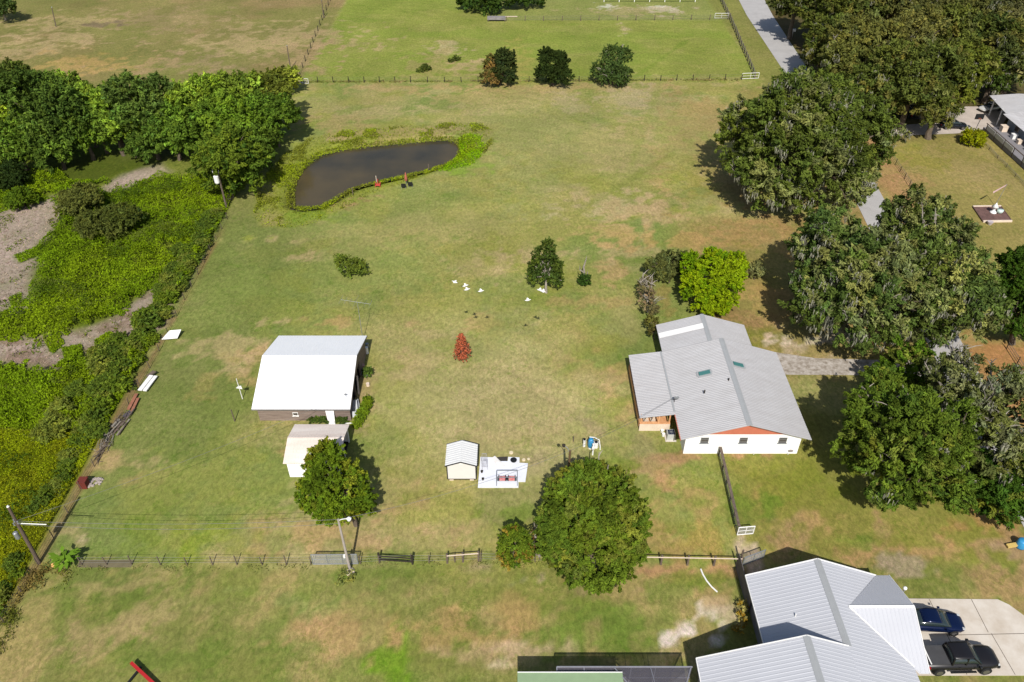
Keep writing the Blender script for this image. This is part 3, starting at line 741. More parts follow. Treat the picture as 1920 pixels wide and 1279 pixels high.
for (ax, ay, sx) in ((20.0, 61.8, -1), (23.6, 62.5, 1)):
    sl = .315
    zc = ZR - abs(ax - xr) * sl
    f = MB(); w = 0.55; d = 0.24
    def sk(x): return ZR - abs(x - xr) * sl
    f.add([(ax - w, ay - d, sk(ax - w) + .04), (ax + w, ay - d, sk(ax + w) + .04), (ax + w, ay + d, sk(ax + w) + .04), (ax - w, ay + d, sk(ax - w) + .04),
           (ax - w, ay - d, sk(ax - w) + .16), (ax + w, ay - d, sk(ax + w) + .16), (ax + w, ay + d, sk(ax + w) + .16), (ax - w, ay + d, sk(ax - w) + .16)],
          [(0, 3, 2, 1), (4, 5, 6, 7), (0, 1, 5, 4), (1, 2, 6, 5), (2, 3, 7, 6), (3, 0, 4, 7)])
    so = f.build('skylight', mat('teal_skylight', (84, 142, 138), 0.3, var=0.1, spec=0.5), hs)
    fr = MB(); e = 0.12
    for q in (((ax - w - e, ay - d - e), (ax + w + e, ay - d - e)), ((ax - w - e, ay + d + e), (ax + w + e, ay + d + e))):
        fr.bar((q[0][0], q[0][1], sk(q[0][0]) + .06), (q[1][0], q[1][1], sk(q[1][0]) + .06), .2, .05)
    for xx in (ax - w - e, ax + w + e): fr.bar((xx, ay - d - e, sk(xx) + .06), (xx, ay + d + e, sk(xx) + .06), .2, .05)
    fr.build('flashing', CAPG, so)
for px, py, z in ((1366, 713, 4.45), (1321, 735, 3.95)):
    p = G(px, py, z); MB().cyl(p.x, p.y, z - .15, z + .25, .07, 8).build('vent_pipe', DARKPOST, hs)
for wx in (18.85, 22.65, 26.5): window(hs, wx, 54.04, 1.55, 0.78, 0.75)
for wy in (58.5, 62.5): window(hs, 28.31, wy, 1.1, 1.3, 1.0, 'e')
for i, xx in enumerate((20.6, 24.0, 27.4)): MB().cyl(xx, 53.95, 0, .18, .04, 6).build('wall_pipe', WHITE, hs)
mb = MB().blob((27.6, 54.0, .45), (.28, .08, .16), 10, 6); mb.build('crawl_vent', mat('dull_vent', (158, 148, 144), .8), hs)
ORW = mat('new_pine_wood', (232, 178, 128), 0.75, rgb2=(206, 142, 96), scale=2, k=0.75)
PALEW = mat('pale_skirting', (232, 212, 190), 0.8, var=0.08, k=0.8)
dk = MB(); dk.box(13.05, 16.1, 57.6, 66.5, 0.05, 0.45); dk.build('porch_floor', ORW, hs)
for xx in (13.1, 14.9, 16.0): MB().box(xx - .07, xx + .07, 57.3, 57.44, 0.45, 2.15 + (xx - 12.85) * .14).build('porch_post', ORW, hs)
for yy in (60.0, 62.8, 66.3): MB().box(13.03, 13.17, yy - .07, yy + .07, 0.45, 2.15).build('porch_post', ORW, hs)
mb = MB(); mb.box(13.0, 16.1, 57.22, 57.29, 0.0, 0.95); mb.build('porch_skirt', PALEW, hs)
mb = MB(); mb.box(13.0, 16.1, 57.22, 57.5, 0.96, 1.06); mb.box(12.96, 13.06, 57.5, 66.4, .45, 1.05); mb.build('porch_rail', ORW, hs)
mb = MB().bar((16.32, 53.4, 2.58), (16.32, 57.0, 2.58), .1, .12); mb.build('gutter', TERRA, hs)

def simple(name, label, cat, build, mt, group=None, smooth=False, loc=None):
    mb = MB(); build(mb)
    cx = sum(v[0] for v in mb.v) / len(mb.v); cy = sum(v[1] for v in mb.v) / len(mb.v); z0 = min(v[2] for v in mb.v)
    o = mb.build(name, mt, None, smooth, loc or (cx, cy, z0))
    return set_tags(o, label, cat, group)

# porch chairs (timber lounge chairs glimpsed under the porch roof)
for i, (xx, lb) in enumerate(((13.75, 'pale slatted porch chair nearest the outer porch post'), (14.45, 'pale slatted porch chair beside the middle porch post'))):
    c = thing('porch_chair', lb, 'chair', (xx, 57.95, .45), 0, 'chairs on the farmhouse porch')
    MB().box(xx - .25, xx + .25, 57.75, 58.2, .8, .86).build('seat', PALEW, c)
    m = MB(); m.add([(xx - .25, 57.72, .85), (xx + .25, 57.72, .85), (xx + .08, 57.62, 1.6), (xx - .08, 57.62, 1.6), (xx - .25, 57.67, .85), (xx + .25, 57.67, .85), (xx + .08, 57.57, 1.6), (xx - .08, 57.57, 1.6)], [(0, 1, 2, 3), (7, 6, 5, 4), (0, 4, 5, 1), (1, 5, 6, 2), (2, 6, 7, 3), (3, 7, 4, 0)]); m.build('backrest', PALEW, c)
    for sx in (-.22, .22):
        for yy in (57.78, 58.17): MB().box(xx + sx - .025, xx + sx + .025, yy - .025, yy + .025, .45, .8).build('leg', PALEW, c)
# heat pump
ac = thing('air_conditioner', 'square outdoor air conditioner with dark fan top beside the farmhouse porch', 'air conditioner', (16.05, 56.2, 0))
MB().box(15.65, 16.45, 55.8, 56.6, 0.05, .85).build('housing', mat('ac_grey', (222, 222, 216), .6), ac)
MB().box(15.72, 16.38, 55.87, 56.53, .851, .87).build('grille', mat('ac_blue_black', (52, 60, 84), .5), ac)
f = MB(); f.cyl(16.05, 56.2, .87, .9, .1, 10)
for k in range(8): a = k * .785; f.bar((16.05, 56.2, .885), (16.05 + .3 * math.cos(a), 56.2 + .3 * math.sin(a), .885), .025, .02)
f.build('fan', GALV, ac)
MB().box(15.5, 16.6, 55.65, 56.75, 0, .05).build('pad', CONC, ac)
for (a, b_, lb) in ((15.35, 57.0, 'small white bucket at the porch corner'), (15.4, 56.5, 'small white bucket beside the air conditioner')):
    simple('bucket', lb, 'bucket', lambda m: m.cyl(a, b_, 0, .35, .14, 10, .17), WHITE, 'buckets by the air conditioner')
p = G(1201, 799); simple('gate_pillar', 'small pale post standing left of the porch', 'post', lambda m: (m.box(p.x - .12, p.x + .12, p.y - .12, p.y + .12, 0, .55), m.add([(p.x - .16, p.y - .16, .55), (p.x + .16, p.y - .16, .55), (p.x + .16, p.y + .16, .55), (p.x - .16, p.y + .16, .55), (p.x, p.y, .72)], [(3, 2, 1, 0), (0, 1, 4), (1, 2, 4), (2, 3, 4), (3, 0, 4)])), PALEW)
# service mast on the roof edge
sm = thing('roof_antenna', 'small dark satellite antenna on the farmhouse roof above the porch', 'antenna', (16.5, 58.6, 2.7))
MB().tube([(16.5, 58.6, 2.68), (16.5, 58.6, 3.5)], .03, 6).build('mast', DARKPOST, sm)
d = MB(); d.blob((16.65, 58.55, 3.4), (.28, .05, .22), 12, 6); d.build('dish', GALV, sm, True)
MB().bar((16.3, 58.6, 3.1), (16.8, 58.6, 3.15), .04).build('arm', DARKPOST, sm)

# ------------------------------------------------------------------ WHITE ROOFED BARN
BW = mat('weathered_boards', (160, 142, 130), 0.9, rgb2=(112, 94, 84), scale=1.6, stretch=(0.35, 1, 7), k=0.7)
bn = thing('barn', 'large barn with bright white metal roof and weathered grey board walls', 'barn', (-21.3, 64, 0))
mb = MB()
def slab(mb, x0, x1, y0, y1, z0, z1): mb.box(x0, x1, y0, y1, z0, z1)
slab(mb, -26.2, -16.7, 58.7, 58.82, 0, 2.25)                      # front boards
slab(mb, -26.2, -26.08, 58.82, 69.4, 0, 2.25)                     # left
slab(mb, -26.2, -16.7, 69.4, 69.52, 0, 2.25)
slab(mb, -16.82, -16.7, 58.82, 60.6, 0, 2.25); slab(mb, -16.82, -16.7, 65.6, 69.4, 0, 2.25)
mb.add([(-16.7, 58.7, 2.26), (-16.7, 69.52, 2.26), (-16.7, 64.1, 4.15), (-16.82, 58.7, 2.26), (-16.82, 69.52, 2.26), (-16.82, 64.1, 4.15)], [(0, 1, 2), (5, 4, 3), (0, 3, 4, 1), (1, 4, 5, 2), (2, 5, 3, 0)])
mb.add([(-26.2, 58.7, 2.26), (-26.2, 69.52, 2.26), (-26.2, 64.1, 4.15), (-26.08, 58.7, 2.26), (-26.08, 69.52, 2.26), (-26.08, 64.1, 4.15)], [(2, 1, 0), (3, 4, 5), (1, 4, 3, 0), (2, 5, 4, 1), (0, 3, 5, 2)])
mb.build('wall', BW, bn)
roof('roof', (-26.45, 58.0, 2.3), (-16.45, 58.0, 2.3), (-16.45, 64.1, 4.32), (-26.45, 64.1, 4.32), ROOFW, bn, 0.3, 0.012)
roof('roof', (-16.45, 70.0, 2.3), (-26.45, 70.0, 2.3), (-26.45, 64.1, 4.32), (-16.45, 64.1, 4.32), ROOFW, bn, 0.3, 0.012)
mb = MB(); mb.bar((-26.45, 57.97, 2.24), (-16.45, 57.97, 2.24), .05, .12); mb.bar((-16.42, 57.97, 2.24), (-16.42, 64.1, 4.25), .05, .14); mb.bar((-16.42, 70.0, 2.24), (-16.42, 64.1, 4.25), .05, .14)
mb.build('fascia', mat('grey_fascia', (150, 144, 138), .8), bn)
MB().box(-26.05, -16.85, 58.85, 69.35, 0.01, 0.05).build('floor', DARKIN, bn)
for yy in (60.65, 62.3, 64.0, 65.6): MB().box(-16.84, -16.7, yy - .08, yy + .08, 0, 2.3).build('post', WOODPOST, bn)
w = window(bn, -22.35, 58.69, 0.75, .55, .45, 's', bars=1, frame=WHITE)
simple('white_board', 'white door panel leaning against the front boards of the barn', 'door panel', lambda m: m.add([(-18.9, 58.0, 0), (-18.25, 58.0, 0), (-18.3, 58.6, 1.75), (-19.2, 58.6, 1.75), (-18.9, 58.06, 0), (-18.25, 58.06, 0), (-18.3, 58.66, 1.75), (-19.2, 58.66, 1.75)], [(3, 2, 1, 0), (4, 5, 6, 7), (0, 1, 5, 4), (1, 2, 6, 5), (2, 3, 7, 6), (3, 0, 4, 7)]), WHITE)
simple('downpipe', 'white pipe lying along the barn corner', 'pipe', lambda m: m.tube([(-17.4, 58.2, .06), (-16.2, 58.3, .08), (-15.9, 58.6, .1)], .06, 6), WHITE)
# things in the open side of the barn
def lot(px, py): return G(px, py)
for i, (px, py, r, h, mt_, nm, lb) in enumerate([
    (688, 662, .22, .8, WHITE, 'drum', 'white drum standing by the far end of the barn side'),
    (689, 651, .2, .5, GALV, 'drum', 'grey drum behind the white drum at the barn side'),
    (681, 692, .25, .6, mat('pinkish_tub', (214, 176, 158), .7), 'tub', 'pinkish tub by the green bush at the barn side'),
    (662, 766, .22, .5, WHITE, 'bucket', 'white bucket at the near corner of the barn side'),
    (690, 723, .2, .3, PALEW, 'bucket', 'low cream bucket on the bare patch right of the barn')]):
    q = G(px, py); simple(nm, lb, nm, lambda m: (m.cyl(q.x, q.y, 0, h, r, 12, r * .92), m.cyl(q.x, q.y, h, h + .03, r * .98, 12)), mt_)
wb = thing('wheelbarrow', 'grey metal wheelbarrow with junk by the barn opening', 'wheelbarrow', tuple(G(686, 704)))
q = G(686, 704)
m = MB(); m.add([(q.x - .3, q.y - .5, .35), (q.x + .3, q.y - .5, .35), (q.x + .3, q.y + .4, .35), (q.x - .3, q.y + .4, .35), (q.x - .42, q.y - .65, .65), (q.x + .42, q.y - .65, .65), (q.x + .42, q.y + .6, .65), (q.x - .42, q.y + .6, .65)], [(3, 2, 1, 0), (0, 1, 5, 4), (1, 2, 6, 5), (2, 3, 7, 6), (3, 0, 4, 7)]); m.build('tray', GALV, wb)
MB().tube([(q.x - .3, q.y - 1.2, .55), (q.x - .25, q.y - .4, .35), (q.x, q.y + .7, .2)], .025, 5).build('handle', WOODPOST, wb)
MB().tube([(q.x + .3, q.y - 1.2, .55), (q.x + .25, q.y - .4, .35), (q.x, q.y + .7, .2)], .025, 5).build('handle', WOODPOST, wb)
MB().tube([(q.x - .05, q.y + .75, .2), (q.x + .05, q.y + .75, .2)], .2, 12).build('wheel', BLACKM, wb)
simple('plank', 'pale plank leaning in the opening of the barn side', 'plank', lambda m: m.bar((-16.5, 62.6, 0.1), (-16.62, 63.6, 1.9), .16, .05), PALEW)
simple('scrap_sheet', 'bent grey metal sheet leaning by the near barn side', 'metal sheet', lambda m: (m.bar((-16.35, 59.2, .02), (-16.6, 60.6, 1.1), .6, .03), m.bar((-16.1, 60.1, .02), (-16.5, 61.2, .7), .4, .03)), GALV)
# tv antenna behind the barn
ta = thing('tv_antenna', 'tall thin mast with a television antenna behind the barn', 'antenna', tuple(G(681, 640)))
q = G(681, 640)
MB().tube([(q.x, q.y, 0), (q.x, q.y, 5.7)], [.035, .025], 6).build('mast', GALV, ta)
m = MB(); m.tube([(q.x - 1.9, q.y + .35, 5.75), (q.x + 1.5, q.y - .3, 5.6)], .02, 4)
for k in range(7):
    t = k / 6; a = Vector((q.x - 1.9, q.y + .35, 5.75)).lerp(Vector((q.x + 1.5, q.y - .3, 5.6)), t); wd = .25 + .55 * abs(1 - 2 * t) if k != 3 else 1.3
    m.tube([a - Vector((.12 * wd, wd, 0)), a + Vector((.12 * wd, wd, 0))], .012, 4)
m.build('aerial', GALV, ta)

# ------------------------------------------------------------------ LOW CREAM CARPORT SHED
CRM = mat('cream_roof_sheet', (236, 224, 212), 0.6, rgb2=(214, 196, 182), scale=0.5, stretch=(.3, 2, 1), k=0.86)
s2 = thing('carport_shed', 'low cream metal shed with open side partly under the tree', 'shed', (-19, 53.3, 0))
roof('roof', (-21.65, 50.75, 2.15), (-16.2, 50.75, 2.15), (-16.2, 53.4, 2.95), (-21.65, 53.4, 2.95), CRM, s2, 0.3, 0.01)
roof('roof', (-16.2, 56.0, 2.15), (-21.65, 56.0, 2.15), (-21.65, 53.4, 2.95), (-16.2, 53.4, 2.95), CRM, s2, 0.3, 0.01)
mb = MB(); mb.box(-21.4, -16.4, 51.0, 51.08, 0, 2.1); mb.box(-21.4, -21.32, 51.08, 55.7, 0, 2.1); mb.box(-21.4, -16.4, 55.7, 55.78, 0, 2.1); mb.build('wall', WALLW, s2)
for yy in (51.15, 53.4, 55.6): MB().box(-16.5, -16.4, yy - .05, yy + .05, 0, 2.1).build('post', WHITE, s2)
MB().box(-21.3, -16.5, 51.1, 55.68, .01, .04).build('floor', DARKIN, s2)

# ------------------------------------------------------------------ TOOL SHED
ts = thing('tool_shed', 'small cream tool shed with dark corner trim and ribbed white roof', 'shed', (-4.85, 52, 0))
CRW = mat('cream_siding', (234, 230, 224), 0.8, var=0.02, k=0.76)
mb = MB(); gable_wall(mb, -6.15, -3.45, 50.65, 53.1, 2.1, 2.1, -4.82, 2.6, .12); mb.build('wall', CRW, ts)
RS = mat('shed_roof_sheet', (226, 226, 224), 0.5, var=0.03, k=0.76)
roof('roof', (-6.32, 50.5, 2.12), (-6.32, 53.3, 2.12), (-4.82, 53.3, 2.68), (-4.82, 50.5, 2.68), RS, ts, 0.28, 0.03)
roof('roof', (-3.32, 53.3, 2.12), (-3.32, 50.5, 2.12), (-4.82, 50.5, 2.68), (-4.82, 53.3, 2.68), RS, ts, 0.28, 0.03)
mb = MB()
mb.bar((-6.34, 50.48, 2.08), (-4.82, 50.48, 2.64), .06, .1); mb.bar((-4.82, 50.48, 2.64), (-3.30, 50.48, 2.08), .06, .1)
mb.bar((-6.34, 53.33, 2.08), (-4.82, 53.33, 2.64), .06, .1); mb.bar((-4.82, 53.33, 2.64), (-3.30, 53.33, 2.08), .06, .1)
mb.bar((-3.29, 50.45, 2.08), (-3.29, 53.36, 2.08), .06, .1)
for xx in (-6.17, -3.43): mb.box(xx - .05, xx + .05, 50.6, 50.66, .12, 2.07)
mb.box(-6.1, -3.5, 50.6, 50.645, .08, .16)
mb.build('trim', TRIMD, ts)
mb = MB(); mb.box(-4.97, -4.67, 50.6, 50.64, 2.2, 2.42); mb.build('gable_vent', WHITE, ts)
for xx in (-5.8, -3.85):
    for yy in (50.75, 52.8): MB().box(xx - .2, xx + .2, yy - .2, yy + .15, 0, .12).build('foundation_block', PALEW, ts)

# ------------------------------------------------------------------ PATIO
SLAB = mat('white_patio_slab', (238, 240, 248), 0.8, var=0.06, scale=0.6, k=0.78)
pat = MB(); pat.prism(P([(896, 915), (972, 915), (972, 904), (985, 904), (990, 870), (974, 869), (974, 859), (953, 858), (952, 866), (936, 866), (930, 859), (901, 858)]), 0.0, 0.1)
o = pat.build('patio', SLAB); o['kind'] = 'structure'
simple('planter_bed', 'dark sunken planter bed at the back edge of the white patio', 'planter', lambda m: m.prism(P([(932, 858), (952, 857), (951, 866.5), (938, 866.5)]), 0.0, 0.08), mat('dark_soil', (70, 66, 60), .95))
q = G(963, 865, .1)
simple('fire_bowl', 'round black fire bowl on the raised corner of the patio', 'fire bowl', lambda m: (m.tube([(q.x, q.y, .1), (q.x, q.y, .22), (q.x, q.y, .32)], [.16, .3, .33], 16)), BLACKM)
sw = thing('patio_swing', 'patio swing with red cushions hanging in a grey frame', 'swing', tuple(G(951, 902, .1)))
a = G(932, 911, .1); b_ = G(970, 911, .1)
x0, x1 = a.x - .05, b_.x + .0; y0, y1 = a.y, a.y + 1.25
FR = mat('swing_frame_grey', (150, 156, 164), .5, metal=.2)
m = MB()
for xx in (x0, x1):
    for yy in (y0, y1): MB().tube([(xx, yy, .1), (xx, (yy * .8 + (y0 + y1) * .1), 1.0)], .035, 6).build('leg', FR, sw)
    m.tube([(xx, y0 * .9 + y1 * .1, 1.0), (xx, y1 * .9 + y0 * .1, 1.0)], .035, 6)
m.tube([(x0, y1 - .12, 1.0), (x1, y1 - .12, 1.0)], .04, 6); m.tube([(x0, y0 + .3, .95), (x1, y0 + .3, .95)], .035, 6)
m.build('frame', FR, sw)
RED = mat('red_cushion', (206, 92, 104), 0.85, rgb2=(226, 176, 168), scale=4, k=0.8); RED2 = mat('faded_red_cushion', (232, 170, 162), 0.85, rgb2=(206, 84, 92), scale=5, k=0.8)
ym = (y0 + y1) / 2 - .05; xm = (x0 + x1) / 2
for sx, mt_ in ((-1, RED), (1, RED2)):
    MB().box(xm + sx * .45 - .28, xm + sx * .45 + .28, ym - .25, ym + .25, .45, .56).build('cushion', mt_, sw)
    m = MB()
    for dx in (-.33, .33): m.box(xm + sx * .45 + dx - .04, xm + sx * .45 + dx + .04, ym - .25, ym + .28, .4, .66)
    m.build('armrest', BLACKM, sw)
m = MB(); m.cyl(xm, ym, .4, .58, .15, 12); m.build('cup_table', BLACKM, sw)
m = MB(); m.bar((xm - .95, ym, .43), (xm + .95, ym, .43), .5, .03); m.build('seat_frame', FR, sw)
for i, (px, py, lb) in enumerate(((908, 867, 'white wire garden chair near the back of the patio'), (909, 878, 'white wire garden chair nearer the middle of the patio'))):
    q = G(px, py, .1); c = thing('wire_chair', lb, 'chair', tuple(q), 0, 'wire chairs on the patio')
    WR = mat('chair_wire', (206, 204, 210), .5)
    m = MB()
    for k in range(5): m.tube([(q.x - .25 + k * .125, q.y - .22, .52), (q.x - .25 + k * .125, q.y + .22, .52)], .014, 4)
    m.tube([(q.x - .27, q.y - .22, .52), (q.x + .27, q.y - .22, .52), (q.x + .27, q.y + .22, .52), (q.x - .27, q.y + .22, .52), (q.x - .27, q.y - .22, .52)], .02, 4); m.build('seat', WR, c)
    m = MB(); m.tube([(q.x - .27, q.y + .22, .52), (q.x - .22, q.y + .34, .98), (q.x + .22, q.y + .34, .98), (q.x + .27, q.y + .22, .52)], .02, 4)
    for k in range(3): m.tube([(q.x - .13 + k * .13, q.y + .22, .52), (q.x - .11 + k * .11, q.y + .34, .98)], .012, 4)
    m.build('backrest', WR, c)
    for sx in (-.25, .25):
        for sy in (-.2, .2): MB().tube([(q.x + sx, q.y + sy, .1), (q.x + sx, q.y + sy, .52)], .016, 4).build('leg', WR, c)
for px, py, lb in ((903.5, 886, 'small dark pot on the left of the patio, the farther one'), (905.5, 900, 'small dark pot on the left of the patio, the nearer one')):
    q = G(px, py, .1); simple('flower_pot', lb, 'pot', lambda m: (m.cyl(q.x, q.y, .1, .3, .08, 10, .12), m.cyl(q.x, q.y, .3, .33, .135, 10)), DARKPOST)
simple('tarp_sheet', 'pale crumpled sheet lying at the back edge of the patio', 'sheet', lambda m: m.add([(*G(922, 859, .14)[:2], .2), (*G(928, 856, .14)[:2], .24), (*G(948, 874, .14)[:2], .13), (*G(931, 873, .14)[:2], .13), (*G(935, 866, .14)[:2], .2)], [(0, 3, 4), (0, 4, 1), (3, 2, 4), (4, 2, 1)]), mat('pale_sheet', (234, 230, 226), .8, k=.8))
for (px, py, r, lb) in ((958.5, 849, .22, 'round cream stepping stone behind the fire bowl'), (982, 862.5, .19, 'round cream stepping stone right of the patio corner'), (991, 861, .15, 'small cream stepping stone farthest right of the patio')):
    q = G(px, py); simple('stepping_stone', lb, 'stone', lambda m: m.cyl(q.x, q.y, 0, .07, r, 10, r * .9), mat('cream_stone', (238, 220, 184), .8, k=.75))

# ------------------------------------------------------------------ WELL EQUIPMENT
q = G(1107, 840)
bt = thing('water_tank', 'blue pressure tank of the well beside a white post', 'tank', tuple(q))
BL = mat('tank_blue', (62, 160, 216), .4, k=.75)
MB().tube([(q.x, q.y, .15), (q.x, q.y, .25), (q.x, q.y, 1.1), (q.x, q.y, 1.28), (q.x, q.y, 1.33)], [.2, .28, .28, .2, .05], 16).build('vessel', BL, bt, True)
MB().cyl(q.x, q.y, 0, .16, .22, 12).build('stand', WHITE, bt)
q = G(1095, 838)
fl = thing('water_filter', 'slim white water filter cylinder left of the blue tank', 'filter', tuple(q))
MB().cyl(q.x, q.y, .1, 1.0, .13, 12).build('vessel', WHITE, fl); MB().cyl(q.x, q.y, 1.0, 1.18, .11, 10).build('valve_head', BLACKM, fl)
q = G(1117, 838)
br_ = thing('brine_tank', 'squat white tank with pipes right of the blue tank', 'tank', tuple(q))
MB().cyl(q.x, q.y, 0, .7, .24, 12).build('vessel', WHITE, br_); MB().cyl(q.x, q.y, .7, .76, .18, 12).build('lid', BLACKM, br_)
m = MB(); m.tube([(q.x - .7, q.y + .2, 1.2), (q.x - .2, q.y + .2, 1.15), (q.x + .3, q.y + .1, .9), (q.x + .4, q.y - .3, .3), (q.x + .4, q.y - .4, 0)], .045, 6); m.build('pipe', WHITE, br_)
q = G(1111, 853); simple('utility_post', 'short white post in front of the blue well tank', 'post', lambda m: (m.box(q.x - .06, q.y * 0 + q.x + .06, q.y - .06, q.y + .06, 0, 1.5), m.box(q.x - .09, q.x + .09, q.y - .09, q.y + .09, 1.5, 1.54), m.box(q.x - .14, q.x + .14, q.y - .1, q.y - .061, .9, 1.25)), WHITE)
q = G(1075, 828); simple('marker_stake', 'short wooden stake left of the well equipment', 'stake', lambda m: m.tube([(q.x, q.y, 0), (q.x, q.y, .7), (q.x, q.y, .78)], [.05, .045, .01], 6), WOODPOST)

# ------------------------------------------------------------------ HOUSE WITH CROSS GABLE (bottom right)
h2 = thing('ranch_house', 'large house with grey ribbed steel cross gable roofs beside the concrete drive', 'house', (24.4, 34, 0))
W2 = mat('grey_house_wall', (150, 146, 146), .8)
SL = 0.42; XR2 = 24.35; ZR2 = 4.95
ZE = ZR2 - SL * 5.3
mb = MB(); gable_wall(mb, 19.5, 29.2, 22, 37.7, ZE + .1, ZE + .1, XR2, ZR2 - .12); 
gable_wall(mb, 13.9, 29.2, 20, 30.0, 3.0, ZE + .1, 21.0, 6.15)
mb.box(26, 30.3, 30.6, 37.6, 0, ZE + .05)
mb.build('wall', W2, h2)
roof('roof', (19.05, 22, ZE), (19.05, 38.05, ZE), (XR2, 38.05, ZR2), (XR2, 22, ZR2), ROOF2, h2, 0.3, 0.012)
roof('roof', (29.65, 38.05, ZE), (29.65, 22, ZE), (XR2, 22, ZR2), (XR2, 38.05, ZR2), ROOF2, h2, 0.3, 0.012)
XW = 21.0; ZW2 = ZR2 + SL * (XR2 - XW)
roof('wing_roof', (13.6, 20, ZW2 - SL * 7.4), (13.6, 30.55, ZW2 - SL * 7.4), (XW, 30.55, ZW2), (XW, 20, ZW2), ROOF2, h2, 0.3, 0.012)
roof('wing_roof', (XR2 + .0, 30.55, ZR2 + .004), (XR2 + .0, 20, ZR2 + .004), (XW, 20, ZW2 + .004), (XW, 30.55, ZW2 + .004), ROOF2, h2, 0.3, 0.012)
m = MB(); cap(m, XR2, ZR2, 30.6, 38.08, .27, SL, SL); cap(m, XW, ZW2, 20, 30.58, .27, SL, SL); m.build('ridge_cap', CAPG, h2)
# cross gable to the drive: ridge along x
YG = 34.15; ZG = ZE + SL * 3.95 + .0; xg0 = XR2 + (ZR2 - ZG) / SL
def tri_roof(name, pts, mt_, along):
    pass
ex0, ex1 = xg0, 30.72
# front plane (facing the camera) and rear plane, both running from the valley to the gable end
def valley_plane(name, ye, sgn, xe0, ribs=0.3):
    """rib strips of varying length from eave to ridge clipped by the valley"""
    mb = MB(); k = int((ex1 - xg0) / ribs); 
    pr = []
    n = Vector((0, -sgn * SL, 1)).normalized() if False else Vector((0, (1 if ye > YG else -1) * SL, 1)).normalized()
    for i in range(k + 1):
        x = xg0 + (ex1 - xg0) * i / k
        # eave end: the valley cuts the plane
        t = min(1.0, (x - xg0) / max(1e-6, (xe0 - xg0)))
        y = YG + (ye - YG) * t; z = ZG - SL * abs(y - YG)
        for dx, h in ((-.05, 0), (-.03, .018), (.03, .018), (.05, 0)):
            if 0 < i < k: pr.append((x + dx, y, z, h))
            elif (i == 0 and dx > 0) or (i == k and dx < 0): pr.append((x, y, z, 0))
    for x, y, z, h in pr: mb.v += [(x, y, z + h + .02), (x, YG, ZG + h + .02)]
    for i in range(len(pr) - 1): mb.f.append((2 * i, 2 * i + 2, 2 * i + 3, 2 * i + 1) if ye < YG else (2 * i + 1, 2 * i + 3, 2 * i + 2, 2 * i))
    s = len(mb.v)
    mb.v += [(xg0, YG, ZG - .05), (xe0, ye, ZG - SL * abs(ye - YG) - .05), (ex1, ye, ZG - SL * abs(ye - YG) - .05), (ex1, YG, ZG - .05)]
    mb.f.append((s, s + 1, s + 2, s + 3)); mb.f.append((s + 2, s + 1, 2 * (len(pr) - 1)) if False else (s + 3, s + 2, 2 * (len(pr) - 1), 2 * (len(pr) - 1) + 1))
    return mb.build(name, ROOF2, h2)
valley_plane('garage_roof', YG - 4.35, 1, 29.95)
valley_plane('garage_roof', YG + 3.9, -1, 29.65)
m = MB()
m.bar((ex1 - .02, YG, ZG + .0), (ex1 - .02, YG - 4.36, ZG - SL * 4.36), .05, .16); m.bar((ex1 - .02, YG, ZG), (ex1 - .02, YG + 3.9, ZG - SL * 3.9), .05, .16)
m.bar((xg0, YG, ZG + .05), (ex1, YG, ZG + .05), .22, .03)
m.bar((xg0, YG, ZG + .05), (29.65, YG - 3.95, ZE + .06), .1, .03)
m.bar((19.05, 38.08, ZE), (XR2, 38.08, ZR2), .05, .15); m.bar((29.65, 38.08, ZE), (XR2, 38.08, ZR2), .05, .15)
m.bar((19.0, 30.6, ZE), (19.0, 38.08, ZE), .05, .15)
m.bar((13.6, 30.6, ZW2 - SL * 7.4), (XW, 30.6, ZW2), .05, .15); m.bar((XR2, 30.6, ZR2), (XW, 30.6, ZW2), .05, .15); m.bar((13.56, 20, ZW2 - SL * 7.4), (13.56, 30.6, ZW2 - SL * 7.4), .06, .15)
m.build('trim', WHITE, h2)
mb = MB(); mb.add([(30.3, YG - 3.6, ZE), (30.3, YG + 3.5, ZE), (30.3, YG, ZG - .1), (30.2, YG - 3.6, ZE), (30.2, YG + 3.5, ZE), (30.2, YG, ZG - .1)], [(0, 1, 2), (5, 4, 3), (0, 3, 4, 1), (1, 4, 5, 2), (2, 5, 3, 0)]); mb.build('gable', W2, h2)
g_ = MB().box(30.3, 30.36, 31.2, 36.8, 0.1, 2.3).build('garage_door', WHITE, h2)
for wy, zz in ((37.71, 1.1),):
    for wx in (21.5, 24.4, 27.2):
        window(h2, wx, 37.76, 1.0, 1.1, 1.1, 's', bars=2)
p_ = G(1492, 1153, 4.0); MB().cyl(p_.x, p_.y, 3.6, 4.1, .05, 8).build('vent_pipe', WHITE, h2)
# lamp by the drive
q = G(1689, 1118)
lp = thing('garden_lamp', 'small round white globe lamp at the corner of the steel roofed house', 'lamp', tuple(q))
MB().cyl(q.x, q.y, 0, 1.0, .06, 8).build('post', GALV, lp); MB().blob((q.x, q.y, 1.15), .17, 12, 8).build('globe', WHITE, lp, True)

